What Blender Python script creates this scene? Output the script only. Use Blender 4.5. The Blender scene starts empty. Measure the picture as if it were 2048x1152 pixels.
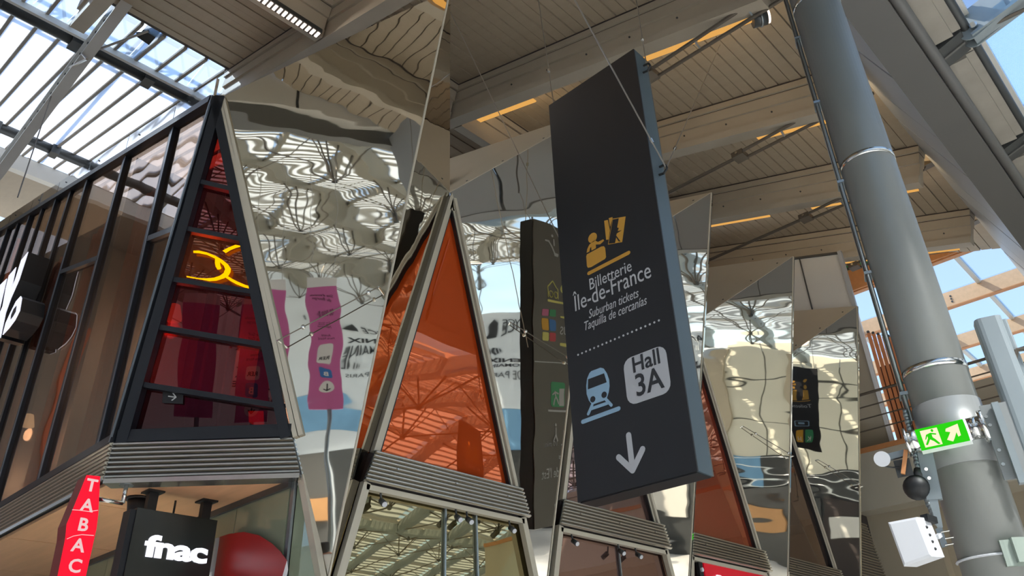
import bpy, bmesh, math, random
import numpy as np
from mathutils import Matrix, Vector
random.seed(4)
sc = bpy.context.scene
C = sc.collection

# ------------------------------------------------------------------ camera
# world: x = R (along the mirror facade), y = L (into the hall), z up
EYE = np.array([0, 0, 1.6])
PITCH, ROLL, AZ, ROOF = [math.radians(a) for a in (29.75, -2.1, -47.1, 16.85)]
FPX = 1575.0
TN = math.tan(ROOF)
hd = np.array([-math.sin(AZ), math.cos(AZ), 0.0])
rt = np.array([hd[1], -hd[0], 0.0])
fw = math.cos(PITCH) * hd + np.array([0, 0, math.sin(PITCH)])
up = np.cross(rt, fw)
cr = math.cos(ROLL) * rt + math.sin(ROLL) * up
cu = -math.sin(ROLL) * rt + math.cos(ROLL) * up
cd = bpy.data.cameras.new('camera')
cd.lens = FPX / 2048 * 36
cd.sensor_width = 36
cd.clip_end = 500
cam = bpy.data.objects.new('camera', cd)
C.objects.link(cam)
cam.matrix_world = Matrix(((cr[0], cu[0], -fw[0], EYE[0]), (cr[1], cu[1], -fw[1], EYE[1]), (cr[2], cu[2], -fw[2], EYE[2]), (0, 0, 0, 1)))
sc.camera = cam

def ray(x, y):
    d = cr * (x - 1024) - cu * (y - 576) + fw * FPX
    return d / np.linalg.norm(d)
def axis(x, y, ax, v):
    d = ray(x, y)
    return EYE + d * ((v - EYE[ax]) / d[ax])
def onpl(x, y, p0, n):
    d = ray(x, y)
    return EYE + d * (((np.asarray(p0) - EYE) @ n) / (d @ n))
def atD(x, y, D):
    d = ray(x, y)
    return EYE + d * (D / math.hypot(d[0], d[1]))

# ------------------------------------------------------------------ world, sun, exposure
w = bpy.data.worlds.new('world'); sc.world = w
w.use_nodes = True
wn = w.node_tree
bg = wn.nodes['Background']
sky = wn.nodes.new('ShaderNodeTexSky')
sky.sky_type = 'NISHITA'
sky.sun_disc = False
sky.sun_elevation = math.radians(48)
SUN_DIR = Vector((-0.45, 0.89, 0))          # horizontal direction towards the sun
sky.sun_rotation = math.atan2(SUN_DIR.x, SUN_DIR.y)
sky.air_density = 1.0
sky.dust_density = 0.6
sky.ozone_density = 1.0
wn.links.new(sky.outputs[0], bg.inputs[0])
bg.inputs[1].default_value = 0.22
sd = bpy.data.lights.new('sun', 'SUN'); sd.energy = 5.0; sd.angle = math.radians(0.6); sd.color = (1, .95, .86)
sun = bpy.data.objects.new('sun', sd); C.objects.link(sun)
sv = Vector((SUN_DIR.x * math.cos(math.radians(48)), SUN_DIR.y * math.cos(math.radians(48)), math.sin(math.radians(48))))
sun.rotation_euler = sv.to_track_quat('Z', 'Y').to_euler()
sun.location = (-20, 40, 60)
sc.view_settings.view_transform = 'Standard'
sc.view_settings.look = 'None'
sc.view_settings.gamma = 1
sc.view_settings.use_curve_mapping = False
sc.view_settings.exposure = 0.55
sc.cycles.use_denoising = True
sc.cycles.max_bounces = 10
sc.cycles.diffuse_bounces = 4
sc.cycles.glossy_bounces = 6
sc.cycles.transparent_max_bounces = 16
sc.cycles.caustics_reflective = False
sc.cycles.caustics_refractive = False
sc.cycles.sample_clamp_indirect = 6

# ------------------------------------------------------------------ materials
def lin(c):
    return tuple((v / 255 / 12.92) if v / 255 <= 0.04045 else ((v / 255 + 0.055) / 1.055) ** 2.4 for v in c)
def newmat(name):
    m = bpy.data.materials.new(name); m.use_nodes = True
    nt = m.node_tree
    return m, nt, nt.nodes['Principled BSDF'], nt.nodes['Material Output']
def mat(name, rgb, rough=.5, metal=0.0, var=0.0, vscale=3.0, stretch=(1, 1, 1), bump=0.0, bscale=20, emit=None, estr=0, spec=.5, coat=0):
    m, nt, p, out = newmat(name)
    c = lin(rgb)
    p.inputs['Base Color'].default_value = (*c, 1)
    p.inputs['Roughness'].default_value = rough
    p.inputs['Metallic'].default_value = metal
    p.inputs['Specular IOR Level'].default_value = spec
    p.inputs['Coat Weight'].default_value = coat
    if var or bump:
        tc = nt.nodes.new('ShaderNodeTexCoord'); mp = nt.nodes.new('ShaderNodeMapping')
        mp.inputs['Scale'].default_value = stretch
        nt.links.new(tc.outputs['Object'], mp.inputs[0])
    if var:
        nz = nt.nodes.new('ShaderNodeTexNoise'); nz.inputs['Scale'].default_value = vscale; nz.inputs['Detail'].default_value = 5
        nt.links.new(mp.outputs[0], nz.inputs['Vector'])
        mx = nt.nodes.new('ShaderNodeMix'); mx.data_type = 'RGBA'
        mx.inputs[6].default_value = (*[v * (1 - var) for v in c], 1)
        mx.inputs[7].default_value = (*[min(1, v * (1 + var)) for v in c], 1)
        nt.links.new(nz.outputs[0], mx.inputs[0]); nt.links.new(mx.outputs[2], p.inputs['Base Color'])
    if bump:
        nb = nt.nodes.new('ShaderNodeTexNoise'); nb.inputs['Scale'].default_value = bscale; nb.inputs['Detail'].default_value = 3
        nt.links.new(mp.outputs[0], nb.inputs['Vector'])
        b = nt.nodes.new('ShaderNodeBump'); b.inputs['Strength'].default_value = bump; b.inputs['Distance'].default_value = .02
        nt.links.new(nb.outputs[0], b.inputs['Height']); nt.links.new(b.outputs[0], p.inputs['Normal'])
    if emit:
        p.inputs['Emission Color'].default_value = (*lin(emit), 1); p.inputs['Emission Strength'].default_value = estr
    return m
def mirror(name, rgb, dist, rough=.02, sx=.55, sz=1.5):
    m, nt, p, out = newmat(name)
    p.inputs['Base Color'].default_value = (*lin(rgb), 1); p.inputs['Metallic'].default_value = 1; p.inputs['Roughness'].default_value = rough
    tc = nt.nodes.new('ShaderNodeTexCoord'); oi = nt.nodes.new('ShaderNodeObjectInfo')
    mp = nt.nodes.new('ShaderNodeMapping'); mp.inputs['Scale'].default_value = (sx, sx, sz)
    mul = nt.nodes.new('ShaderNodeMath'); mul.operation = 'MULTIPLY'; mul.inputs[1].default_value = 37
    nt.links.new(oi.outputs['Random'], mul.inputs[0])
    nt.links.new(tc.outputs['Object'], mp.inputs['Vector']); nt.links.new(mul.outputs[0], mp.inputs['Location'])
    n1 = nt.nodes.new('ShaderNodeTexNoise'); n1.inputs['Scale'].default_value = 1.0; n1.inputs['Detail'].default_value = 1.2
    n2 = nt.nodes.new('ShaderNodeTexNoise'); n2.inputs['Scale'].default_value = 2.1; n2.inputs['Detail'].default_value = .5
    for n in (n1, n2): nt.links.new(mp.outputs[0], n.inputs['Vector'])
    ma = nt.nodes.new('ShaderNodeMath'); ma.operation = 'MULTIPLY_ADD'; ma.inputs[1].default_value = .28
    nt.links.new(n2.outputs[0], ma.inputs[0]); nt.links.new(n1.outputs[0], ma.inputs[2])
    b = nt.nodes.new('ShaderNodeBump'); b.inputs['Strength'].default_value = 1; b.inputs['Distance'].default_value = dist
    nt.links.new(ma.outputs[0], b.inputs['Height']); nt.links.new(b.outputs[0], p.inputs['Normal'])
    return m
def glassy(name, body, refl, tint, k_refl=.3, k_trans=.0, tcol=(255, 255, 255), rough=.01, wave=0, kf=.5):
    """opaque or see-through coloured pane: body colour, mirror part, transmitted part"""
    m, nt, p, out = newmat(name); nt.nodes.remove(p)
    d = nt.nodes.new('ShaderNodeBsdfDiffuse'); d.inputs[0].default_value = (*lin(body), 1)
    g = nt.nodes.new('ShaderNodeBsdfGlossy'); g.inputs[0].default_value = (*lin(refl), 1); g.inputs['Roughness'].default_value = rough
    base = d
    if k_trans:
        t = nt.nodes.new('ShaderNodeBsdfTransparent'); t.inputs[0].default_value = (*lin(tcol), 1)
        mx = nt.nodes.new('ShaderNodeMixShader'); mx.inputs[0].default_value = k_trans
        nt.links.new(d.outputs[0], mx.inputs[1]); nt.links.new(t.outputs[0], mx.inputs[2]); base = mx
    lw = nt.nodes.new('ShaderNodeLayerWeight'); lw.inputs[0].default_value = .35
    mr = nt.nodes.new('ShaderNodeMapRange'); mr.inputs[3].default_value = k_refl; mr.inputs[4].default_value = min(1, k_refl + kf)
    nt.links.new(lw.outputs['Fresnel'], mr.inputs[0])
    mx2 = nt.nodes.new('ShaderNodeMixShader'); nt.links.new(mr.outputs[0], mx2.inputs[0])
    nt.links.new(base.outputs[0], mx2.inputs[1]); nt.links.new(g.outputs[0], mx2.inputs[2])
    nt.links.new(mx2.outputs[0], out.inputs[0])
    if wave:
        tc = nt.nodes.new('ShaderNodeTexCoord'); nz = nt.nodes.new('ShaderNodeTexNoise'); nz.inputs['Scale'].default_value = .9; nz.inputs['Detail'].default_value = 1
        b = nt.nodes.new('ShaderNodeBump'); b.inputs['Distance'].default_value = wave; b.inputs['Strength'].default_value = 1
        nt.links.new(tc.outputs['Object'], nz.inputs['Vector']); nt.links.new(nz.outputs[0], b.inputs['Height']); nt.links.new(b.outputs[0], g.inputs['Normal'])
    return m
def skylight(name, kt, tcol, kd, dcol):
    m, nt, p, out = newmat(name); nt.nodes.remove(p)
    t = nt.nodes.new('ShaderNodeBsdfTransparent'); t.inputs[0].default_value = (*lin(tcol), 1)
    d = nt.nodes.new('ShaderNodeBsdfTranslucent'); d.inputs[0].default_value = (*lin(dcol), 1)
    mx = nt.nodes.new('ShaderNodeMixShader'); mx.inputs[0].default_value = kd
    nt.links.new(t.outputs[0], mx.inputs[1]); nt.links.new(d.outputs[0], mx.inputs[2]); nt.links.new(mx.outputs[0], out.inputs[0])
    return m
def ribbed(name):
    m = skylight(name, 0, (170, 214, 245), .3, (246, 244, 238))
    nt = m.node_tree
    tc = nt.nodes.new('ShaderNodeTexCoord'); wv = nt.nodes.new('ShaderNodeTexWave')
    wv.wave_type = 'BANDS'; wv.bands_direction = 'X'; wv.inputs['Scale'].default_value = 14
    mr = nt.nodes.new('ShaderNodeMapRange'); mr.inputs[3].default_value = .04; mr.inputs[4].default_value = .4
    mx = [n for n in nt.nodes if n.type == 'MIX_SHADER'][0]
    nt.links.new(tc.outputs['Object'], wv.inputs['Vector']); nt.links.new(wv.outputs['Fac'], mr.inputs[0]); nt.links.new(mr.outputs[0], mx.inputs[0])
    return m
def emis(name, rgb, s):
    m, nt, p, out = newmat(name); nt.nodes.remove(p)
    e = nt.nodes.new('ShaderNodeEmission'); e.inputs[0].default_value = (*lin(rgb), 1); e.inputs[1].default_value = s
    nt.links.new(e.outputs[0], out.inputs[0]); return m

MT = dict(
    mirror=mirror('mirror_steel', (232, 225, 210), .0085),
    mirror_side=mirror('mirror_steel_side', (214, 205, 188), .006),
    soffit_steel=mat('beige_steel', (206, 198, 180), .32, .2, .05, 1.5),
    parapet=mirror('parapet_steel', (225, 230, 235), .006, .05),
    rib=mat('corrugated_steel', (196, 190, 180), .24, .95, .08, 2),
    alu=mat('cream_aluminium', (196, 188, 170), .5, .25, .05, 4),
    navy_edge=mat('navy_edge', (104, 112, 122), .35, .5),
    navy=mat('navy_frame', (24, 27, 34), .4, .1, .08, 3),
    deck=mat('ceiling_plank', (158, 144, 124), .6, 0, .10, 2.2, (3, .6, 1), .15, 9),
    beam=mat('beam_paint', (168, 157, 140), .55, 0, .10, 1.8, (1, 1, 1), .12, 6),
    beam_lo=mat('beam_flange', (170, 158, 140), .5, 0, .08, 2),
    grey=mat('girder_grey', (98, 97, 94), .45, .1, .05, 1.2),
    greyp=mat('fascia_grey', (172, 175, 177), .42, .15, .05, 1.0),
    whitep=mat('fascia_white', (206, 203, 195), .5, 0, .05, 1.0),
    conc=mat('concrete', (150, 144, 134), .8, 0, .22, 2.2, (1, 1, 1), .2, 14),
    dgrey=mat('dark_steel', (74, 76, 76), .4, .4, .1, 4),
    tanpaint=mat('girder_tan', (138, 132, 116), .5, .1, .08, 2),
    rod=mat('rod_steel', (98, 90, 80), .4, .5, .1, 6),
    galv=mat('galvanised', (150, 158, 162), .3, .8, .1, 8),
    chrome=mat('chrome', (215, 215, 212), .12, 1.0),
    column=mat('column_paint', (128, 130, 126), .42, .15, .10, 1.4, (1, 1, .4), .06, 10),
    collar=mat('collar_paint', (150, 153, 152), .35, .25, .05, 3),
    post=mat('post_paint', (140, 150, 154), .4, .15, .05, 2),
    black=mat('black_panel', (22, 22, 25), .5, 0, .05, 2),
    blackb=mat('black_gloss', (40, 42, 40), .18, 0, .05, 2),
    signside=mat('sign_side', (86, 100, 108), .35, .35, .05, 3),
    signback=mat('sign_back', (92, 86, 78), .5, 0, .05, 2),
    ochre=mat('print_ochre', (190, 140, 52), .6), lblue=mat('print_blue', (140, 172, 196), .6), pgrey=mat('print_grey', (176, 178, 182), .6),
    ptext=mat('print_text', (184, 184, 186), .6), pdark=mat('print_dark', (40, 42, 46), .6), yellow=mat('print_yellow', (222, 216, 120), .6),
    pgreen=mat('print_green', (60, 150, 100), .6), pred=mat('print_red', (200, 70, 80), .6), pblue=mat('print_mid_blue', (60, 120, 190), .6),
    porange=mat('print_orange', (226, 170, 50), .6), ppink=mat('print_rose', (206, 110, 150), .6), white=mat('white_paint', (232, 233, 234), .45, 0, .02, 3),
    pink=mat('pink_panel', (206, 108, 170), .5, 0, .03, 2),
    wood=mat('soffit_wood', (200, 154, 116), .5, 0, .22, 1.6, (5, .45, 1), .1, 8),
    timber=mat('timber', (216, 176, 138), .55, 0, .14, 2, (.5, 4, 4), .08, 10),
    timber2=mat('timber_orange', (196, 134, 84), .55, 0, .14, 2, (.5, 4, 4), .08, 10),
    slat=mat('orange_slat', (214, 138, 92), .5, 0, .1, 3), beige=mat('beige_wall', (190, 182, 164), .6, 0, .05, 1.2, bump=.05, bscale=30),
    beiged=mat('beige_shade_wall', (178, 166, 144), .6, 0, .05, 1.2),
    floor=mat('floor_stone', (200, 199, 196), .35, 0, .12, .8, bump=.03, bscale=20),
    banner=mat('banner_white', (216, 224, 230), .55, 0, .02, .5), bblue=mat('banner_blue', (120, 168, 205), .6, 0, .35, .5),
    wallpanel=mat('hall_panel', (214, 210, 192), .4, 0, .05, .8),
    orange=glassy('orange_glass', (196, 72, 24), (255, 150, 104), None, .38, wave=.004, kf=.4),
    redglass=glassy('red_brown_glass', (122, 50, 36), (240, 170, 140), None, .32, wave=.004),
    brownglass=glassy('dark_brown_glass', (52, 42, 38), (230, 205, 190), None, .26, wave=.003),
    violetglass=glassy('smoked_glass', (70, 54, 50), (240, 200, 190), None, .36, wave=.004),
    towerglass=glassy('wine_glass', (46, 14, 20), (225, 150, 150), None, .12, .72, (205, 100, 84), wave=.004, kf=.3),
    towerdark=glassy('plum_glass', (20, 12, 18), (225, 170, 170), None, .06, .55, (150, 60, 56), wave=.004, kf=.25),
    towerorange=glassy('amber_glass', (112, 50, 26), (240, 180, 150), None, .10, .5, (220, 120, 60), wave=.004, kf=.3),
    leftglass=glassy('bronze_glass', (70, 62, 57), (240, 232, 226), None, .24, .8, (240, 222, 206), wave=.006, kf=.22),
    shopglass=glassy('shop_glass', (74, 66, 42), (246, 228, 176), None, .42, wave=.003),
    greenglass=glassy('green_glass', (132, 140, 118), (235, 240, 230), None, .12, wave=.003),
    clear=skylight('clear_glazing', 0, (236, 244, 248), .10, (240, 245, 250)),
    hazy=skylight('hazy_glazing', 0, (225, 236, 246), .35, (240, 245, 250)),
    frosted=skylight('frosted_glazing', 0, (235, 240, 246), .78, (246, 248, 250)),
    poly=ribbed('ribbed_glazing'), polywhite=skylight('white_ribbed_glazing', 0, (215, 226, 230), .82, (232, 232, 228)),
    red_lit=mat('red_lit', (150, 8, 22), .35, 0, .15, 5, emit=(255, 6, 40), estr=.82, spec=.25),
    red_side=mat('red_side', (120, 36, 44), .3), pale_lit=emis('letter_lit', (235, 196, 196), .72),
    white_lit=emis('white_lit', (240, 240, 255), 1.1), shopred=mat('shop_red', (200, 16, 40), .35, emit=(190, 10, 34), estr=.25),
    amber_lit=emis('amber_lit', (255, 172, 0), 1.15), led=emis('led', (255, 232, 214), 2.2), warm=emis('lit_underside_gold', (238, 176, 92), .62),
    green_lit=emis('exit_green', (40, 190, 20), .9), cream_lit=emis('exit_cream', (240, 215, 180), .95), fire=emis('fire', (255, 110, 40), 3.0),
    redcloth=mat('red_drape', (170, 44, 40), .7, 0, .2, 3), brick=mat('orange_drape', (226, 126, 84), .7, 0, .12, 2),
    redpanel=mat('red_shop_panel', (150, 32, 30), .35, 0, .1, 2), box=mat('white_plastic', (206, 208, 212), .4, 0, .02, 2),
    gbox=mat('grey_green_plastic', (150, 162, 152), .5), rubber=mat('black_rubber', (22, 24, 26), .5), wire=mat('wire', (165, 158, 148), .35, .7),
    skin=mat('skin', (190, 140, 115), .5), hair=mat('hair', (28, 22, 20), .5), shirt=mat('white_shirt', (225, 225, 225), .7), trousers=mat('trousers', (50, 55, 70), .8),
    tan=mat('tan_panel', (200, 150, 100), .5, 0, .1, 2), screen=mat('screen_blue', (30, 70, 150), .4, emit=(30, 80, 170), estr=.4), dark=mat('dark_wall', (58, 50, 48), .7),
    letter_white=mat('letter_white', (235, 235, 245), .4, emit=(235, 235, 250), estr=.55),
    spotglass=emis('spot_lens', (255, 240, 220), 1.2),
)

# ------------------------------------------------------------------ builders
WL = {}                                       # world location of every empty / object
def V3(p): return np.asarray(p, float)
def empty(name, loc, label=None, cat=None, group=None, kind=None, parent=None):
    o = bpy.data.objects.new(name, None); C.objects.link(o); o.empty_display_size = .1
    loc = V3(loc); WL[o] = loc
    if parent: o.parent = parent; o.location = loc - WL[parent]
    else: o.location = loc
    tag(o, label, cat, group, kind); return o
def tag(o, label=None, cat=None, group=None, kind=None):
    if label: o['label'] = label
    if cat: o['category'] = cat
    if group: o['group'] = group
    if kind: o['kind'] = kind
    return o
def mesh(name, vs, fs, m, parent=None, smooth=False, **t):
    vs = np.asarray(vs, float)
    if parent is not None: base = WL[parent]
    else: base = np.array([vs[:, 0].mean(), vs[:, 1].mean(), vs[:, 2].min()])
    org = np.array([vs[:, 0].mean(), vs[:, 1].mean(), vs[:, 2].mean()]) if parent is not None else base
    me = bpy.data.meshes.new(name); me.from_pydata([tuple(v - org) for v in vs], [], fs)
    bm = bmesh.new(); bm.from_mesh(me); bmesh.ops.recalc_face_normals(bm, faces=bm.faces); bm.to_mesh(me); bm.free()
    me.materials.append(MT[m])
    if smooth:
        for p in me.polygons: p.use_smooth = len(p.vertices) == 4
    o = bpy.data.objects.new(name, me); C.objects.link(o); WL[o] = org
    if parent is not None: o.parent = parent; o.location = org - base
    else: o.location = org
    tag(o, **t); return o
class G:                                       # collects several shapes into one mesh
    def __init__(s): s.v = []; s.f = []
    def add(s, vs, fs):
        k = len(s.v); s.v += [tuple(V3(v)) for v in vs]; s.f += [tuple(i + k for i in f) for f in fs]; return s
    def box(s, o, a, b, c):
        o, a, b, c = map(V3, (o, a, b, c))
        return s.add([o, o + a, o + a + b, o + b, o + c, o + a + c, o + a + b + c, o + b + c],
                     [(0, 3, 2, 1), (4, 5, 6, 7), (0, 1, 5, 4), (1, 2, 6, 5), (2, 3, 7, 6), (3, 0, 4, 7)])
    def aabb(s, x0, x1, y0, y1, z0, z1): return s.box((x0, y0, z0), (x1 - x0, 0, 0), (0, y1 - y0, 0), (0, 0, z1 - z0))
    def poly(s, pts, d):
        pts = [V3(p) for p in pts]; d = V3(d); n = len(pts)
        return s.add(pts + [p + d for p in pts], [tuple(range(n))[::-1], tuple(range(n, 2 * n))] + [(i, (i + 1) % n, n + (i + 1) % n, n + i) for i in range(n)])
    def tube(s, p, q, r, n=8, r2=None):
        p, q = V3(p), V3(q); d = q - p; d = d / np.linalg.norm(d)
        a = np.cross(d, (0, 0, 1) if abs(d[2]) < .9 else (1, 0, 0)); a /= np.linalg.norm(a); b = np.cross(d, a)
        r2 = r if r2 is None else r2
        ring = [math.cos(2 * math.pi * i / n) * a + math.sin(2 * math.pi * i / n) * b for i in range(n)]
        return s.add([p + r * e for e in ring] + [q + r2 * e for e in ring],
                     [(i, (i + 1) % n, n + (i + 1) % n, n + i) for i in range(n)] + [tuple(range(n))[::-1], tuple(range(n, 2 * n))])
    def path(s, pts, r, n=6):
        for a, b in zip(pts[:-1], pts[1:]): s.tube(a, b, r, n)
        return s
    def bar(s, p, q, wdt, dep, side=None):        # rectangular bar p->q; side = vector that 'wdt' runs along
        p, q = V3(p), V3(q); d = q - p; d /= np.linalg.norm(d)
        sv_ = V3(side) if side is not None else np.cross(d, (0, 0, 1)); sv_ = sv_ - (sv_ @ d) * d; sv_ /= np.linalg.norm(sv_)
        t = np.cross(d, sv_)
        return s.box(p - sv_ * wdt / 2 - t * dep / 2, q - p, sv_ * wdt, t * dep)
    def ball(s, c, r, n=8, m=5):
        c = V3(c); vs = [c + (0, 0, r)]; fs = []
        for j in range(1, m):
            a = math.pi * j / m
            for i in range(n): vs.append(c + r * np.array([math.sin(a) * math.cos(2 * math.pi * i / n), math.sin(a) * math.sin(2 * math.pi * i / n), math.cos(a)]))
        vs.append(c - (0, 0, r))
        for i in range(n):
            fs.append((0, 1 + i, 1 + (i + 1) % n)); fs.append((len(vs) - 1, 1 + (m - 2) * n + (i + 1) % n, 1 + (m - 2) * n + i))
            for j in range(m - 2): fs.append((1 + j * n + i, 1 + (j + 1) * n + i, 1 + (j + 1) * n + (i + 1) % n, 1 + j * n + (i + 1) % n))
        return s.add(vs, fs)
    def build(s, name, m, parent=None, smooth=False, **t): return mesh(name, s.v, s.f, m, parent, smooth, **t)
class Face:                                    # a flat face to print on: origin, right, up; pieces lie 'd' in front
    def __init__(s, o, ux, uy):
        s.o, s.ux, s.uy = V3(o), V3(ux) / np.linalg.norm(ux), V3(uy) / np.linalg.norm(uy); s.n = np.cross(s.ux, s.uy)
    def at(s, u, v, d=0): return s.o + s.ux * u + s.uy * v + s.n * d
    def px(s, x, y):
        p = onpl(x, y, s.o, s.n) - s.o; return p @ s.ux, p @ s.uy
    def shape(s, name, pts, m, parent, d=.004, t=.004):
        return G().poly([s.at(u, v, d) for u, v in pts], -s.n * t).build(name, m, parent)
    def pxshape(s, name, pts, m, parent, d=.004): return s.shape(name, [s.px(*p) for p in pts], m, parent, d)
    def stroke(s, name, lines, wd, m, parent, d=.004, cap=True):
        g = G(); q_ = 0
        for ln in lines:
            for (a, b) in zip(ln[:-1], ln[1:]):
                a, b = np.array(a, float), np.array(b, float); t = b - a; t /= np.linalg.norm(t); n = np.array([-t[1], t[0]]) * wd / 2; q_ += 1
                g.poly([s.at(*p, d + q_ * .0006) for p in (a + n, a - n, b - n, b + n)], -s.n * .003)
            if cap:
                for e in ln:
                    q_ += 1
                    g.poly([s.at(e[0] + wd / 2 * math.cos(q * math.pi / 5), e[1] + wd / 2 * math.sin(q * math.pi / 5), d + q_ * .0006) for q in range(10)], -s.n * .003)
        return g.build(name, m, parent)
    def disc(s, name, u, v, r, m, parent, d=.004, n=20, ry=None):
        return s.shape(name, [(u + r * math.cos(2 * math.pi * i / n), v + (ry or r) * math.sin(2 * math.pi * i / n)) for i in range(n)], m, parent, d)
    def rrect(s, name, u0, v0, u1, v1, r, m, parent, d=.004):
        pts = []
        for cx, cy, a0 in ((u1 - r, v0 + r, -90), (u1 - r, v1 - r, 0), (u0 + r, v1 - r, 90), (u0 + r, v0 + r, 180)):
            for k in range(5): a = math.radians(a0 + 22.5 * k); pts.append((cx + r * math.cos(a), cy + r * math.sin(a)))
        return s.shape(name, pts, m, parent, d)
    def text(s, body, u, v, size, m, parent, width=None, align='CENTER', bold=0, shear=0, d=.004, ext=.001, name='lettering', sp=1, rot=0):
        c = bpy.data.curves.new(name, 'FONT'); c.body = body; c.size = size; c.align_x = align; c.align_y = 'BOTTOM_BASELINE' if False else 'TOP_BASELINE'
        c.offset = bold * size; c.shear = shear; c.extrude = ext; c.space_character = sp; c.resolution_u = 3
        c.materials.append(MT[m])
        o = bpy.data.objects.new(name, c); C.objects.link(o)
        o.parent = parent
        ux, uy = s.ux, s.uy
        if rot: ux, uy = ux * math.cos(rot) + uy * math.sin(rot), uy * math.cos(rot) - ux * math.sin(rot)
        p = s.at(u, v, d) - WL[parent]
        mw = Matrix(((ux[0], uy[0], s.n[0], p[0]), (ux[1], uy[1], s.n[1], p[1]), (ux[2], uy[2], s.n[2], p[2]), (0, 0, 0, 1)))
        o.matrix_basis = mw
        if width: TEXTFIT.append((o, width))
        return o
TEXTFIT = []
def copy(o, loc, parent=None):
    c = o.copy(); C.objects.link(c); c.location = loc
    if parent is not None: c.parent = parent
    return c
PD = np.array([0, math.cos(ROOF), math.sin(ROOF)])      # up the roof slope
PN = np.array([0, -math.sin(ROOF), math.cos(ROOF)])
def zdeck(L): return 12.87 + TN * (L - 5.35)

# ------------------------------------------------------------------ floor, distant walls of the hall
G().aabb(-60, 60, -60, 60, -.3, 0).build('floor', 'floor', kind='structure', label='pale grey stone floor of the station hall')

# ------------------------------------------------------------------ ceiling deck and its beams
BEAMS = [2.33 + 3.27 * k for k in range(6)]               # beams that the picture shows (2.33 ... 18.68)
D0, D1 = 2.5, 14.03
ceil = empty('ceiling', (10, 8, zdeck(8)), 'taupe plank ceiling sloping up away from the girder', None, None, 'structure')
pitch = .241
nP = int((D1 - D0) / math.cos(ROOF) / pitch)
for k in range(6):
    r0 = BEAMS[k]; r1 = BEAMS[k] + 3.27 if k < 5 else 21.0
    base = np.array([r0, D0, zdeck(D0)])
    first = G().box(base + PN * .0, (r1 - r0, 0, 0), PD * (pitch - .022), PN * .05).build('plank', 'deck', ceil)
    l0 = first.location.copy()
    for j in range(1, nP):
        copy(first, l0 + Vector(PD * pitch * j + PN * (.012 if j % 2 else 0)), ceil)
G().box((2.33, D0, zdeck(D0)) + PN * .08, (21 - 2.33, 0, 0), PD * (D1 - D0) / math.cos(ROOF), PN * .12).build('backing_board', 'dark', ceil)
# the deck goes on to both sides, seen only as reflections
back = empty('ceiling', (-1, 8, zdeck(8)), 'taupe plank ceiling continuing over the hall behind', None, None, 'structure')
g = G()
for j in range(nP): g.box(np.array([-3.2, D0, zdeck(D0)]) + PD * pitch * j, (5.5, 0, 0), PD * (pitch - .02), PN * .06)
o = g.build('plank_row', 'deck', back); o['kind'] = 'stuff'
G().box((-3.2, D0, zdeck(D0)) + PN * .06, (5.5, 0, 0), PD * (D1 - D0) / math.cos(ROOF), PN * .1).build('backing_board', 'dark', back)
def beam_along(name, p, q, parent):
    """stepped timber beam: wide head, web and foot"""
    p, q = V3(p), V3(q); d = (q - p) / np.linalg.norm(q - p); s = np.cross(d, PN); s /= np.linalg.norm(s)
    def b(nm, w0, t0, t1, m, off=0): G().box(p - s * (w0 / 2) + s * off + PN * (-t1), q - p, s * w0, PN * (t1 - t0)).build(nm, m, parent)
    b('painted_shadow_line', .40, 0, .025, 'dark'); b('head_moulding', .38, .025, .15, 'beam'); b('groove', .28, .15, .17, 'dark'); b('upper_step', .30, .17, .40, 'beam'); b('web', .2, .40, .68, 'beam_lo'); b('foot_moulding', .28, .68, .84, 'beam')  # topmost dark strip paints the shadow line where beam meets deck
def roof_beam(R, lab, g=None):
    e = empty('roof_beam', (R, 8, zdeck(8) - .8), parent=ceil if R > 2 else back)
    beam_along('x', (R, D0, zdeck(D0)), (R, D1, zdeck(D1)), e); return e
for k, R in enumerate([2.33 + 3.27 * j for j in range(-1, 6)]):
    e = roof_beam(R + .0, 'taupe stepped roof beam running up the plank ceiling', 'roof beams of the plank ceiling')
    if R > 2: # knots / bolts on the web
        for q in range(6):
            p = np.array([R - .1, 3.2 + q * .95, 0]); p[2] = zdeck(p[1]) - .54
            G().tube(p, p + (-.02, 0, 0), .018, 8).build('bolt', 'dgrey', e)
for k in range(-1, 6):
    R = 2.33 + 3.27 * k
    p, q = (R + .17, 9.62, zdeck(9.62)), ((R + 3.27 - .17) if k < 5 else 21, 9.62, zdeck(9.62))
    e = empty('cross_beam', (R + 1.6, 9.6, zdeck(9.6) - .8), parent=ceil if R > 2 else back)
    beam_along('x', p, q, e)
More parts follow.
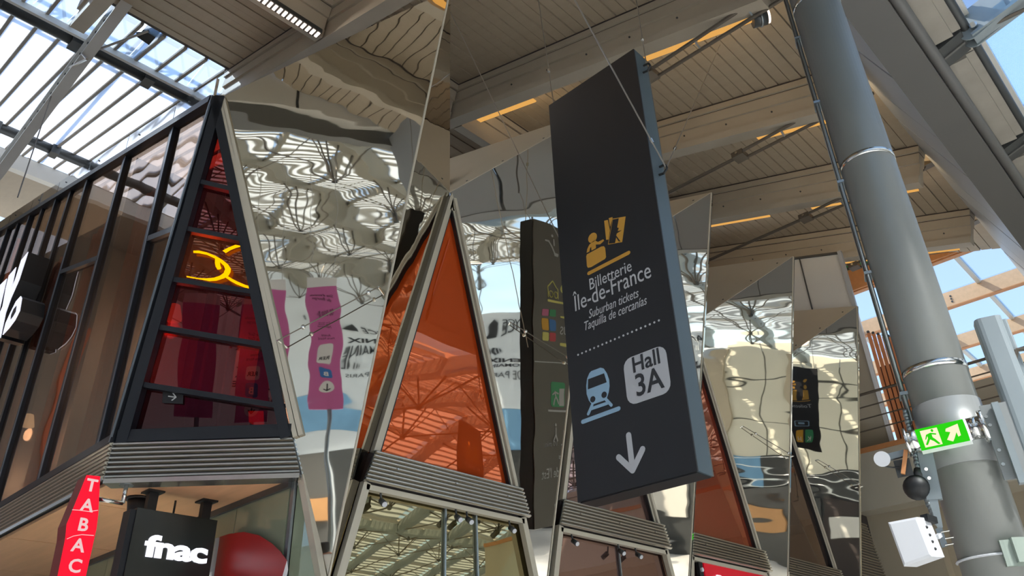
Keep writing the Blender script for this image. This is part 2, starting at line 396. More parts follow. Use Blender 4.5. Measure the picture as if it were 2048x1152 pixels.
# warm strip lights hidden behind the foot of the beams
def strip_light(R, L0, L1, energy, side=1):
    e = empty('strip_light', (R, (L0 + L1) / 2, zdeck((L0 + L1) / 2) - .6), 'warm strip light fixed along the side of a roof beam', 'light', 'warm strip lights on the beams')
    a = np.array([R + .2 * side, L0, zdeck(L0) - .58]); b = np.array([R + .2 * side, L1, zdeck(L1) - .58])
    G().bar(a, b, .05, .06, (1, 0, 0)).build('housing', 'dgrey', e)
    G().bar(a - PN * .24 + (.04, 0, 0), b - PN * .24 + (.04, 0, 0), .13, .03, (1, 0, 0)).build('lens', 'warm', e)  # glowing bar stands in for the lit underside of the beam foot
    ld = bpy.data.lights.new('lamp', 'AREA'); ld.shape = 'RECTANGLE'; ld.size = .08; ld.size_y = L1 - L0; ld.energy = energy * .55; ld.color = (1, .74, .42)
    lo = bpy.data.objects.new('lamp', ld); C.objects.link(lo); lo.parent = e
    mid = (a + b) / 2 + PN * .09 - WL[e]
    z = -PN * 1.0 - np.array([side * .5, 0, 0]); z /= np.linalg.norm(z); y = PD - (PD @ z) * z; y /= np.linalg.norm(y); x = np.cross(y, z)
    lo.matrix_basis = Matrix(((x[0], y[0], z[0], mid[0]), (x[1], y[1], z[1], mid[1]), (x[2], y[2], z[2], mid[2]), (0, 0, 0, 1)))
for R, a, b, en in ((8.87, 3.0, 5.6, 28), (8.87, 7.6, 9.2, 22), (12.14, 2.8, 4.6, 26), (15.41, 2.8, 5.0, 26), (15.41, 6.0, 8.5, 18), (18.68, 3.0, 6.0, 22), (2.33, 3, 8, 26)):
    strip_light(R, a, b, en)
# bright LED luminaire under the first cross beam
e = empty('led_luminaire', (4.4, 9.72, 13.2), 'bright white LED luminaire row under the cross beam by the skylight', 'light')
a, b = np.array([2.75, 9.72, zdeck(9.7) - .9]), np.array([5.35, 9.72, zdeck(9.7) - .9])
G().box(a + (0, -.09, .0), b - a, (0, .18, 0), (0, 0, .1)).build('housing', 'dgrey', e)
nn_ = 26
for i in range(nn_):
    p = a + (b - a) * (i + .5) / nn_
    G().aabb(p[0] - .026, p[0] + .026, p[1] - .065, p[1] + .065, p[2] - .02, p[2] + .005).build('led_lens', 'led', e)
ld = bpy.data.lights.new('lamp', 'AREA'); ld.shape = 'RECTANGLE'; ld.size = 2.5; ld.size_y = .14; ld.energy = 60; ld.color = (1, .9, .8)
lo = bpy.data.objects.new('lamp', ld); C.objects.link(lo); lo.parent = e; lo.location = (a + b) / 2 - (0, 0, .05) - WL[e]

# fascia panels, box girder, pipe and concrete gutter along the low side of the deck
fas = empty('fascia', (12, 2.2, 10.2), parent=ceil)
F0, F1 = np.array([0, 2.52, 12.02]), np.array([0, 1.74, 10.12])
for k in range(0, 8):
    x0 = 3.55 * k - 3.6; 
    for h0, h1 in ((0, 2.05), (2.07, 3.45)):
        p = F0 + (x0 + h0, 0, 0)
        G().box(p, (h1 - h0, 0, 0), F1 - F0, (0, -.04, .02)).build('panel', 'greyp', fas)
    G().box(F0 + (x0 + 3.45, -.05, .03), (.1, 0, 0), F1 - F0, (0, -.04, .02)).build('joint_channel', 'dgrey', fas)
gir = empty('box_girder', (12, 1.5, 10.1), 'long dark grey box girder running beside the fascia panels', 'girder')
G().aabb(-3.6, 34, 1.22, 1.74, 10.1, 10.9).build('box', 'grey', gir)
G().tube((-3.6, 1.14, 10.2), (34, 1.14, 10.2), .085, 14).build('round_edge', 'grey', gir, True)
for k in range(-3, 7):
    x = 10.85 + 3.27 * k
    gp = gir
    G().aabb(x - 2.95, x - .28, .82, 1.1, 10.32, 10.5).build('gutter_slab', 'conc', gp)
    G().aabb(x - 2.95, x - .28, .70, .82, 10.38, 10.62).build('gutter_lip', 'conc', gp)
    br = empty('roof_bracket', (x, .9, 10.1), parent=gir)
    G().poly([(x - .24, 1.15, 10.22), (x - .24, .72, 10.36), (x - .24, .72, 10.6), (x - .24, 1.15, 10.6)], (.48, 0, 0)).build('wedge', 'dgrey', br)
    G().poly([(x - .02, 1.14, 10.2), (x - .02, .74, 10.33), (x - .02, .74, 10.4), (x - .02, 1.14, 10.3)], (.04, 0, 0)).build('web_plate', 'grey', br)
G().tube((-3.6, .66, 10.5), (34, .66, 10.5), .07, 10).build('gutter_pipe', 'dgrey', None, True, label='dark round gutter pipe beside the ribbed skylight', cat='pipe')

# ------------------------------------------------------------------ ribbed nave roof behind (seen top corner and in the mirrors)
RIDGE = -7.6
def znave(L): return 10.75 + .26 * (.6 - L) if L > RIDGE else 10.75 + .26 * (.6 - RIDGE) - .26 * (RIDGE - L)
nave = empty('ceiling', (0, -8, 13), 'ribbed glass roof over the nave', None, None, 'structure')
cells = [(.6 - i * 2.05, .6 - (i + 1) * 2.05) for i in range(8)]
LEND = cells[-1][1]
def zside(L): return 11.55 + .05 * (L - .6)                # flatter glass roof over the side hall
scells = [(14.0 - i * 1.92, 14.0 - (i + 1) * 1.92) for i in range(7)]
def pane_rows(cl, zf, ks, pm):
    for i, (La, Lb) in enumerate(cl):
        p = np.array([0, La, zf(La)]); q = np.array([0, Lb, zf(Lb)]); first = None
        for k in ks:
            x = 10.85 + 3.27 * k
            if first is None:
                first = G().box(p + (x - 3.0, 0, .15), (2.75, 0, 0), (q - p) * .95, (0, 0, .02)).build('pane', pm, nave); l0 = first.location.copy(); x0 = x
            else: copy(first, l0 + Vector((x - x0, 0, 0)), nave)
        if True: G().box((10.85 + 3.27 * ks[0] - 3.3, La - .06, zf(La) - .02), ((ks[-1] - ks[0] + 1) * 3.27, 0, 0), (0, .12, 0), (0, 0, .2)).build('purlin', 'whitep', nave)
KA = list(range(-3, 11))
cells2 = [(LEND - i * 2.05, LEND - (i + 1) * 2.05) for i in range(8)]
pane_rows(cells[:1], znave, KA, 'poly'); pane_rows(cells[1:], znave, KA, 'polywhite'); pane_rows(cells2, lambda L: znave(L + 16.4), KA[6:], 'polywhite')
def fine_bars(zf, La, Lb, x0, x1, name):
    g = G(); n = int(abs(Lb - La) / .34)
    for t in range(n):
        L = La + (Lb - La) * (t + .5) / n; g.box((x0, L - .02, zf(L) + .06), (x1 - x0, 0, 0), (0, .04, 0), (0, 0, .07))
    o = g.build('glazing_rib', 'greyp', nave); o['kind'] = 'stuff'
fine_bars(znave, -1.5, LEND, -2, 44, 'b'); fine_bars(lambda L: znave(L + 16.4), LEND, LEND - 16.4, 20, 44, 'c')
def girder(x, segs, lows, zf, foot, dp=.5):
    e = empty('nave_girder', (x, segs[0][0], 10.6), parent=nave)
    for La, Lb in segs:
        p = np.array([x, La, zf(La) - .2]); q = np.array([x, Lb, zf(Lb) - .2])
        G().bar(p, q, .16, dp, (1, 0, 0)).build('web', 'post', e)
        G().bar(p + (0, 0, -dp / 2 + .01), q + (0, 0, -dp / 2 + .01), .3 if foot else .2, .05, (1, 0, 0)).build('flange', 'post', e)
        n_ = int(abs(Lb - La) / .9)
        for t in range(1, n_): c_ = p + (q - p) * t / n_; G().tube(c_ + (.075, 0, .05), c_ + (.11, 0, .05), .035, 6).build('bolt', 'dgrey', e)
    if foot:                                               # pin plate at the foot
        g = G()
        for s in (-.11, .09):
            pts = [(x + s, .62 + .16 * math.cos(a), znave(.6) - .30 + .2 * math.sin(a)) for a in [math.pi * .1 * i for i in range(-6, 7)]] + [(x + s, .1, znave(.1) + .0), (x + s, .1, znave(.1) - .45)]
            g.poly(pts, (.02, 0, 0))
        g.build('pin_plate', 'post', e)
        G().tube((x - .17, .55, znave(.6) - .32), (x + .17, .55, znave(.6) - .32), .055, 12).build('pin', 'chrome', e)
    low = [(x, l, z) for l, z in lows]
    pts = [(x, segs[0][0] - .2, zf(segs[0][0] - .2) - .4)] + low + [(x, segs[-1][1] + .2, zf(segs[-1][1] + .2) - .4)]
    for a, b in zip(pts[:-1], pts[1:]): G().tube(a, b, .03, 5).build('tie_rod', 'rod', e)
    for pz in low:
        for dl in (-1.5, 0, 1.5): G().tube(pz, (x, pz[1] + dl, zf(pz[1] + dl) - .3), .032, 5).build('strut', 'rod', e)
        G().ball(pz, .11, 6, 4).build('node', 'dgrey', e)
        for s in (-1, 1): G().tube(pz, (x + s * 1.6, pz[1], zf(pz[1]) - .1), .02, 4).build('stay', 'rod', e)
for k in KA:
    x = 10.85 + 3.27 * k
    if k >= 3: girder(x, ((LEND, LEND - 8.2), (LEND - 8.2, LEND - 16.4)), ((-19.2, 11.0), (LEND - 8.2, 11.3), (-28.8, 11.0)), lambda L: znave(L + 16.4), False)
    girder(x, ((.62, RIDGE), (RIDGE, LEND)), ((-2.8, znave(-2.8) - 1.4), (RIDGE, 11.3), (-12.4, znave(-12.4) - 1.4)), znave, True)
# side hall: flat ribbed glass on diagonal girders with spidery rods
side = empty('ceiling', (-14, 0, 12), 'ribbed glass roof on diagonal girders over the side hall', None, None, 'structure')
def zr(R): return 12.95 + .04 * (-4 - R)
first = None
for i in range(7):
    for j in range(15):
        x, y = -4.0 - 3.0 * i, 14 - 2.0 * j
        if first is None: first = G().box((x - 2.9, y - 1.9, zr(x - 1.5) + .2), (2.85, 0, -.114), (0, 1.85, 0), (0, 0, .02)).build('pane', 'polywhite', side); l0 = first.location.copy()
        else: copy(first, l0 + Vector((-3.0 * i, -2.0 * j, .12 * i)), side)
g = G()
for t in range(62):
    R = -4.1 - t * .34; g.box((R - .025, -16, zr(R) + .1), (.05, 0, 0), (0, 30, 0), (0, 0, .06))
o = g.build('glazing_rib', 'tanpaint', side); o['kind'] = 'stuff'
for j in range(15): G().box((-25, 14 - 2.0 * j - .05, zr(-25) - .0), (21, 0, -.84), (0, .1, 0), (0, 0, .12)).build('purlin', 'tanpaint', side)
for q in range(-9, 6):
    off = q * 4.3                                          # R - L = off
    pts = []
    Ra, Rb = max(-25, off - 16), min(-4, off + 14)
    if Rb - Ra < 3: continue
    e = empty('diagonal_girder', (Rb, Rb - off, 11.5), parent=side)
    p = np.array([Rb, Rb - off, zr(Rb) - .1]); t_ = np.array([Ra, Ra - off, zr(Ra) - .1])
    G().bar(p, t_, .14, .6, (1, -1, 0)).build('web', 'tanpaint', e); G().bar(p - (0, 0, .29), t_ - (0, 0, .29), .34, .05, (1, -1, 0)).build('flange', 'tanpaint', e)
    n_ = max(2, int((Rb - Ra) / 2.6)); lowp = []
    for k in range(n_):
        f_ = (k + .5) / n_; c = p + (t_ - p) * f_; lo_ = c - (0, 0, 1.35); lowp.append(lo_)
        dv = (t_ - p) / np.linalg.norm(t_ - p)
        for d_ in (-1.5, -.5, .5, 1.5): G().tube(lo_, c + dv * d_ - (0, 0, .15), .026, 5).build('strut', 'rod', e)
        for s_ in (-1.6, 1.6): G().tube(lo_, c + np.array([s_, -s_, .1]), .02, 4).build('stay', 'rod', e)
        G().ball(lo_, .09, 6, 4).build('node', 'dgrey', e)
        G().tube(c - (.07, -.07, 0), c - (.1, -.1, 0), .04, 6).build('bolt', 'dgrey', e)
    for a_, b_ in zip([p - (0, 0, .3)] + lowp, lowp + [t_ - (0, 0, .3)]): G().tube(a_, b_, .022, 5).build('tie_rod', 'rod', e)
# white fascia and girder closing the plank ceiling towards the side hall
G().aabb(-3.45, -3.25, 1.2, 14.0, 12.15, 12.85).build('end_fascia', 'whitep', back)
G().poly([(-3.4, 2.5, 12.8), (-3.4, 14.03, 12.8), (-3.4, 14.03, 15.6), (-3.4, 5.2, 12.9)], (.1, 0, 0)).build('end_gable', 'whitep', back)
G().aabb(-3.8, -3.45, 1.2, 14.0, 11.8, 12.15).build('end_girder', 'grey', back)
for k in range(5): G().aabb(-3.47, -3.23, 2.2 + 2.6 * k, 2.26 + 2.6 * k, 12.15, 12.86).build('joint', 'dgrey', back)

# ------------------------------------------------------------------ far walls: advertising banner hoardings and gridded panels
wb = empty('wall_back', (-10, -16.3, 0), 'white hoarding along the far side of the nave', None, None, 'structure')
G().aabb(-25, 20, -16.6, -16.3, 0, 10.7).build('wall', 'banner', wb)
G().aabb(4.8, 19.9, -16.3, -16.27, .8, 9.8).build('panel_backing', 'dgrey', wb)
for i in range(8):                                   # gridded light panels on the right half
    for j in range(3):
        x = 4.9 + i * 1.85
        G().aabb(x, x + 1.78, -16.27, -16.2, 4.95 + j * 1.95, 6.83 + j * 1.95).build('panel', 'wallpanel', wb)
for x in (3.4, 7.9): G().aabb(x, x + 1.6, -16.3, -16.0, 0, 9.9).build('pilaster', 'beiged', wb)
we = empty('wall_left', (-24, -8, 0), 'white hoarding closing the far end of the hall', None, None, 'structure')
G().aabb(-24.3, -24, -16.3, 34, 0, 13.9).build('wall', 'banner', we)
def banner(face, us, top, parent):
    """white poster with a blue band and bold words"""
    for k, u in enumerate(us):
        pts = [(u - 5.2 + i * .6, top - 5.6 + .35 * math.sin(i * .55 + k)) for i in range(18)]
        face.shape('blue_wave', [(p, q + 1.7 + .2 * math.sin(p)) for p, q in pts][::-1] + pts, 'bblue', parent, .02)
        face.text('FRANCE', u - .6, top, .62, 'pdark', parent, 2.7, bold=.012, shear=.25, d=.03)
        face.shape('emblem', [(u + 1.0, top + .05), (u + 1.9, top + .05), (u + 1.6, top + .3), (u + 1.3, top + .5), (u + 1.05, top + .3)], 'pdark', parent, .03)
        face.shape('red_stroke', [(u + 2.05, top + .1), (u + 2.15, top + .1), (u + 2.0, top + .5), (u + 1.9, top + .5)], 'pred', parent, .03)
        face.text('PHENIX', u, top - 1.3, .78, 'pdark', parent, 3.4, bold=.03, d=.03)
        face.text('ROMAINE', u + .55, top - 1.85, .46, 'pdark', parent, 2.5, bold=.015, d=.03)
        face.text('DE PARIS', u + .5, top - 2.5, .48, 'dgrey', parent, 2.2, d=.03)
e = empty('banner', (-24, -8, 1), 'long white poster with blue wave and bold dark lettering at the end of the hall', 'poster')
banner(Face((-23.98, 0, 0), (0, 1, 0), (0, 0, 1)), (-5.9, 6.5), 11.55, e)
e = empty('banner', (-15, -16, 1), 'long white poster with blue wave and bold dark lettering across the nave', 'poster')
banner(Face((0, -16.28, 0), (-1, 0, 0), (0, 0, 1)), (-1.2, 9.2, 19.0), 9.5, e)
# darker shop level below the hoardings
for k in range(16):
    y = -15.8 + 3.1 * k
    G().aabb(-24, -23.9, y, y + 2.95, 0, 4.9).build('shop_front', ('dgrey', 'grey', 'dark')[k % 3], we)
    if k % 2 == 0: G().aabb(-23.9, -23.7, y + .3, y + 2.6, 2.2, 3.3).build('counter_band', ('tan', 'whitep')[k // 2 % 2], we)
for k in range(14):
    x = -23 + 3.1 * k
    G().aabb(x, x + 2.95, -16.22, -16.1, 0, 3.9).build('shop_front', ('grey', 'dgrey', 'dark')[k % 3], wb)
    if k % 2: G().aabb(x + .3, x + 2.6, -16.1, -15.9, 1.8, 2.9).build('counter_band', ('tan', 'whitep')[k // 2 % 2], wb)
for z in (4.1, 4.45, 4.8): G().tube((3, -15.6, z), (19.8, -15.6, z), .03, 6).build('handrail', 'chrome', wb)
for k in range(9): G().bar((3.2 + 2 * k, -15.6, 3.9), (3.2 + 2 * k, -15.6, 4.8), .05, .05).build('handrail_post', 'chrome', wb)
# departure screen, tan counters
wf_ = empty('wall_far', (-10, 33, 0), 'brown timber wall closing the hall behind the skylight', None, None, 'structure')
G().aabb(-24, 3.0, 33, 33.3, 0, 25).build('wall', 'deck', wf_)
for k in range(9): G().aabb(-24 + 3 * k, -23.7 + 3 * k, 32.8, 33, 0, 20).build('pilaster', 'brick', wf_)
e = empty('departure_screen', (-8, -9.8, 3), 'blue departure screen hanging in the nave', 'screen')
G().aabb(-9.2, -6.2, -10.1, -9.9, 3.0, 6.3).build('case', 'black', e)
for j in range(9): G().aabb(-9.1, -6.3, -9.9, -9.88, 3.1 + j * .35, 3.36 + j * .35).build('display_row', 'screen', e)
for s in (-8.9, -6.5): G().tube((s, -10, 6.3), (s, -10, znave(-10) - .1), .02, 5).build('hanger', 'rod', e)

# ------------------------------------------------------------------ mirror facade
S = 3.27
def rB(i): return 4.7625 + S * (i - 1)
def nP_(i): return np.array([3.03, 7.9, 8.94]) if i == 1 else np.array([rB(i) - S / 2, 7.15, 8.75])
def tP(i): return np.array([rB(i), 5.35, 10.3])
def bP(i): return np.array([rB(i), 7.13, 2.95])
ORD = {1: 'first', 2: 'second', 3: 'third', 4: 'fourth', 5: 'fifth', 6: 'sixth'}
wr = empty('wall_right', (12, 7, 0), 'faceted facade of wavy polished steel with pointed fins', None, None, 'structure')
def tri(name, a, b, c, m, parent, th=.03, **t):
    n = np.cross(b - a, c - a); n /= np.linalg.norm(n)
    if n @ (EYE - a) < 0: n = -n
    return G().poly([a, b, c], -n * th).build(name, m, parent, **t)
for i in range(1, 6):
    tri('mirror_panel', nP_(i), tP(i), bP(i), 'mirror', wr)
    tri('mirror_side_panel', tP(i) + (.003, 0, 0), nP_(i + 1), bP(i) + (.003, 0, 0), 'mirror_side', wr)
    if i > 1:
        k = 5.0
        c_ = tP(i) + np.array([0, k, TN * k])
        tri('top_panel', nP_(i) + (0, 0, .01), tP(i) + (0, 0, .01), c_, 'soffit_steel', wr)
        n_ = np.cross(tP(i) - nP_(i), c_ - nP_(i)); n_ /= np.linalg.norm(n_)
        if n_ @ (EYE - nP_(i)) < 0: n_ = -n_
        for q in (.12, .35, .62, .88):                  # rivets along the folded edge
            p = nP_(i) * (1 - q) + tP(i) * q + (c_ - nP_(i)) * .03
            G().tube(p, p + n_ * .012, .02, 6).build('rivet', 'dgrey', wr)
    G().bar(bP(i), tP(i), .02, .02, (1, 0, 0)).build('edge_strip', 'alu', wr)
G().aabb(4.95, 21, 7.34, 7.4, 0, 8.6).build('inner_wall', 'dark', wr)
for i in range(2, 6): G().aabb(rB(i) - S / 2 - 1.2, rB(i) - S / 2 + 1.2, 7.1, 7.4, 4.05, 4.46).build('floor_edge', 'dark', wr)
G().poly([(4.5, 7.75, 0), (5.0, 7.36, 0), (5.0, 7.36, 4.1), (4.5, 7.75, 4.1)], (.05, .05, 0)).build('inner_wall', 'dark', wr)
# roof slab of the pavilion behind the fins (closes the view)
G().box((5.2, 7.4, 8.75), (16, 0, 0), (0, 16, 16 * TN), (0, 0, .1)).build('pavilion_roof', 'dark', wr)

def halfw(z): return (S / 2) * (8.75 - z) / (8.75 - 2.95)
PANE = {2: 'orange', 3: 'violetglass', 4: 'redglass', 5: 'brownglass', 6: 'brownglass'}
PLAB = {2: 'glowing orange', 3: 'smoky violet', 4: 'rust red', 5: 'near black', 6: 'near black'}
for i in range(2, 6):
    c = rB(i) - S / 2
    wnd = empty('window_%d' % i, (c, 7.2, 4.47), 'pointed triangular window with %s glass between mirror fins' % PLAB[i], None, None, 'structure')
    za, zb = 8.34, 4.47
    def P_(z, s, L=7.16): return np.array([c + s * halfw(z), L, z])
    # two panes split by a horizontal joint
    for z0, z1 in ((zb, 6.9), (6.9, za)):
        pts = [P_(z0, -.93), P_(z0, .93), P_(z1, .93 if z1 < za else .02), P_(z1, -.93 if z1 < za else -.02)]
        G().poly(pts, (0, .02, 0)).build('pane', PANE[i], wnd)
    for s in (-1, 1):
        a, b = P_(zb, s * .965, 7.10), P_(8.62, s * .9, 7.10)
        G().bar(a, b, .055, .08, (1, 0, 0)).build('frame_bar', 'alu', wnd)
        G().bar(a + (-s * .062, .02, 0), b + (-s * .06, .02, 0), .03, .06, (1, 0, 0)).build('frame_bar', 'alu', wnd)
        G().bar(a + (-s * .09, .03, 0), b + (-s * .085, .03, 0), .02, .06, (1, 0, 0)).build('gasket', 'black', wnd)
    tri('frame_cap', P_(8.72, 0, 7.09), P_(8.4, -1, 7.09), P_(8.4, 1, 7.09), 'alu', wnd, .02)
    G().bar(P_(zb + .02, -.9), P_(zb + .02, .9), .03, .04, (0, 0, 1)).build('sill', 'alu', wnd)
# corrugated bands: eight ribs each
def band(name, p, q, p2, q2, n, lab, dep, group=None):
    """p,q lower ends, p2,q2 upper ends; dep = outward vector"""
    e = empty(name, (V3(p) + V3(q)) / 2, lab, 'cladding', group); dep = V3(dep)
    p, q, p2, q2 = map(V3, (p, q, p2, q2))
    G().poly([p + .0 * dep, q, q2, p2], -dep * .6).build('backing', 'dgrey', e)
    for j in range(n):
        f0, f1 = j / n, (j + .86) / n
        a, b, c2, d2 = p + (p2 - p) * f0, q + (q2 - q) * f0, q + (q2 - q) * f1, p + (p2 - p) * f1
        fm0, fm1 = .3, .7
        am, bm_ = a + (d2 - a) * fm0 + dep, b + (c2 - b) * fm0 + dep
        dm, cm = a + (d2 - a) * fm1 + dep, b + (c2 - b) * fm1 + dep
        G().add([a, b, c2, d2, am, bm_, cm, dm], [(0, 1, 5, 4), (4, 5, 6, 7), (7, 6, 2, 3), (0, 4, 7, 3), (1, 2, 6, 5), (0, 3, 2, 1)]).build('rib', 'rib', e)
    return e
ZB, ZT = 4.1, 4.47
for i in range(2, 6):
    c = rB(i) - S / 2; L = 7.02
    e = band('corrugated_band', (c - halfw(ZB) * 1.02, L, ZB), (c + halfw(ZB) * 1.02, L, ZB), (c - halfw(ZT) * .99, L, ZT), (c + halfw(ZT) * .99, L, ZT), 8,
         'ribbed steel band under the %s triangular window' % PLAB[i], (0, -.035, 0))
    for q in (.14, .5, .86):
        p = (c + (q - .5) * 2 * halfw(4.3), L - .04, 4.30)
        G().tube(p, (p[0], p[1] - .01, p[2]), .012, 6).build('screw', 'chrome', e)
    # shop window below
    lw = empty('window_%d' % (i + 10), (c, 7.2, 0), 'shop window below the %s ribbed band' % PLAB[i], None, None, 'structure')
    hw = halfw(ZB) * .97
    m_ = 'shopglass' if i in (2,) else ('violetglass' if i == 3 else 'brownglass')
    cuts = [-1, -.02, .38, 1] if i == 2 else [-1, .1, 1]
    def edge(z, s): return c + s * (halfw(max(z, 2.95)) * .96)
    for s0, s1 in zip(cuts[:-1], cuts[1:]):
        pts = [(edge(0, s0), 7.17, 0), (edge(0, s1), 7.17, 0), (edge(2.95, s1), 7.17, 2.95), (edge(4.08, s1), 7.17, 4.08), (edge(4.08, s0), 7.17, 4.08), (edge(2.95, s0), 7.17, 2.95)]
        G().poly(pts, (0, .02, 0)).build('pane', m_, lw)
    for s in cuts[1:-1]:
        G().bar((edge(0, s), 7.15, 0), (edge(4.05, s), 7.15, 4.05), .025, .03, (1, 0, 0)).build('mullion', 'galv', lw)
    for s in (-1, 1):
        G().bar((edge(2.9, s * 1.0), 7.09, 2.9), (edge(4.1, s), 7.09, 4.1), .09, .08, (1, 0, 0)).build('frame_bar', 'alu', lw)
    G().bar((edge(4.06, -1), 7.09, 4.05), (edge(4.06, 1), 7.09, 4.05), .06, .08, (0, 0, 1)).build('head_bar', 'alu', lw)
    # little spot lamps inside the glass top
    for q in ((-.82, .06, .2, .78) if i == 2 else (-.8, .02, .35) if i < 4 else ()):
        x = edge(4.0, q); e = empty('spot_lamp', (x, 7.0, 3.86), 'small white spot lamp at the head of the %s shop window' % {2: 'olive', 3: 'violet'}[i], 'lamp', 'spot lamps of the %s shop window' % {2: 'olive', 3: 'violet'}[i])
        G().tube((x, 7.06, 3.93), (x - .02, 6.97, 3.87), .035, 10).build('body', 'dgrey', e, True)
        G().tube((x - .02, 6.972, 3.872), (x - .022, 6.963, 3.866), .03, 10).build('lens', 'box', e)
        G().tube((x, 7.06, 3.92), (x, 7.08, 4.03), .012, 6).build('arm', 'dgrey', e)
band('ribbed_wall', (17.95, 7.05, 3.2), (20.5, 7.05, 3.2), (17.95, 7.05, 5.75), (19.6, 7.05, 5.75), 40, 'dark ribbed cladding beyond the last mirror fin beside the beige wall', (0, -.03, 0))
# tension cables with ball clamps in front of the mirror panels
for i in range(1, 6):
    if i == 1: a, b = np.array([4.05, 7.35, 5.55]), np.array([4.70, 6.42, 6.1])
    else: a, b = np.array([rB(i) - .72, 6.88, 6.75]), np.array([rB(i) - .05, 6.30, 6.15])
    n_ = np.cross(tP(i) - bP(i), nP_(i) - bP(i)); n_ /= np.linalg.norm(n_)
    if n_ @ (EYE - bP(i)) < 0: n_ = -n_
    a, b = a + n_ * .1, b + n_ * .1
    e = empty('tension_cable', (a + b) / 2, 'thin dark cable with ball clamps across the %s mirror panel from the tower' % ORD[i], 'cable')
    G().tube(a, b, .007, 5).build('cable', 'rod', e)
    for q in (.25, .9): G().ball(a + (b - a) * q, .028, 8, 5).build('ball_clamp', 'chrome', e, True)
    for q in (0, 1): p = a + (b - a) * q; G().tube(p, p - n_ * .12, .012, 6).build('standoff', 'chrome', e)

# red shop sign under the fourth band
c = rB(4) - S / 2
fr = Face((0, 7.08, 0), (1, 0, 0), (0, 0, 1))
e = empty('shop_sign', (c, 7.1, 2.6), 'red backlit shop sign with white capitals under the rust red window bay', 'sign')
pts = [fr.px(*p) for p in ((1398, 1116), (1528, 1141), (1546, 1190), (1414, 1170))]
pts = [(12.03, 4.02), (14.22, 4.02), (14.22, 3.05), (12.03, 3.05)]
G().poly([fr.at(u, v, -.0) for u, v in pts], (0, .06, 0)).build('panel', 'shopred', e)
fr.text('RELAY', 13.15, 3.42, .62, 'white_lit', e, 1.65, bold=.03, d=.02, ext=.012)
for x in (11.93, 14.32): G().aabb(x - .06, x + .06, 7.08, 7.14, 3.05, 4.03).build('end_panel', 'black', e)
for x in (11.93, 14.32): G().tube((x, 7.08, 3.9), (x, 7.05, 3.9), .035, 10).build('lamp', 'box', e)

# ------------------------------------------------------------------ corner tower
A1, B1, N1 = np.array([3.03, 8.70, 4.5]), np.array([4.31, 7.33, 4.5]), nP_(1)
nt_ = np.cross(B1 - A1, N1 - A1); nt_ /= np.linalg.norm(nt_)
if nt_ @ (EYE - A1) < 0: nt_ = -nt_
tw = empty('window_1', (3.7, 8, 4.5), 'tall dark tower window with wine red panes narrowing to a point', None, None, 'structure')
def tl(z): f = (z - 4.5) / (8.94 - 4.5); return A1 + (N1 - A1) * f
def tr(z): f = (z - 4.5) / (8.94 - 4.5); return B1 + (N1 - B1) * f
TZ = [((405, 367), (480, 385)), ((380, 461), (497, 484)), ((353, 562), (512, 587)), ((323, 657), (535, 693)), ((288, 771), (550, 812))]
rows = [(tl(4.56), tr(4.56))]
for a, b in TZ[::-1]:
    pa, pb = onpl(*a, A1, nt_), onpl(*b, A1, nt_)
    rows.append((pa, pb))
def onedge(p, q, e0, e1):                     # extend line p->q to the tower's edge e0->e1
    d = q - p; t = e1 - e0
    A_ = np.stack([d, -t], 1); s_, _ = np.linalg.lstsq(A_, e0 - p, rcond=None)[0], 0
    return p + d * s_[0]
rows2 = []
for pa, pb in rows: rows2.append((onedge(pa, pb, A1, N1), onedge(pa, pb, B1, N1)))
rows2.append((N1, N1))
mats = ['towerdark', 'towerglass', 'towerglass', 'towerorange', 'towerglass', 'towerglass']
for j in range(6):
    (a, b), (c2, d2) = rows2[j], rows2[j + 1]
    pts = [a, b, d2, c2] if j < 5 else [a, b, c2]
    G().poly([p - nt_ * .05 for p in pts], -nt_ * .015).build('pane', mats[j], tw)
    G().bar(a, b, .06, .1, N1 - (A1 + B1) / 2).build('transom', 'navy', tw)
def inward(p, q, o): d = (q - p) / np.linalg.norm(q - p); v = o - p; v = v - (v @ d) * d; return v / np.linalg.norm(v)
cen = (A1 + B1 + N1) / 3
for p, q, wdt in ((A1, N1, .12), (B1, N1, .11)):
    v = inward(p, q, cen); G().bar(p + v * wdt / 2, q + v * wdt * .35, wdt, .14, v).build('stile', 'navy', tw)
v = inward(B1, N1, cen)
for k, (off, m_) in enumerate(((-.05, 'alu'), (-.11, 'alu'))):
    G().bar(B1 + v * off - (0, 0, .02), N1 + v * off * .6, .05, .1, v).build('outer_stile', m_, tw)
G().bar(A1 + (0, 0, .06), B1 + (0, 0, .06), .14, .14, (0, 0, 1)).build('sill', 'navy', tw)
# band of the tower and of the long left front
A0 = np.array([3.03, 8.76, 4.1]); B0 = np.array([4.455, 7.295, 4.1])
od = np.array([-(B0 - A0)[1], (B0 - A0)[0], 0]); od = -od / np.linalg.norm(od)
if od @ (EYE - A0) < 0: od = -od
band('corrugated_band', A0 + od * .06, B0 + od * .06, A1 + od * .06 + (0, .03, 0), np.array([4.35, 7.36, 4.5]) + od * .06, 8, 'wide ribbed steel band around the foot of the dark tower', od * .035)
G().box(A0 + od * .1 + (0, 0, -.05), B0 - A0, od * -.2, (0, 0, .05)).build('trim_1', 'rib', None, kind='structure', label='bright steel drip edge below the tower band')
band('corrugated_band', (2.97, 30, 4.1), (2.97, 8.72, 4.1), (2.97, 30, 4.5), (2.97, 8.68, 4.5), 8, 'long ribbed steel band receding under the bronze glass front', (-.035, 0, 0))
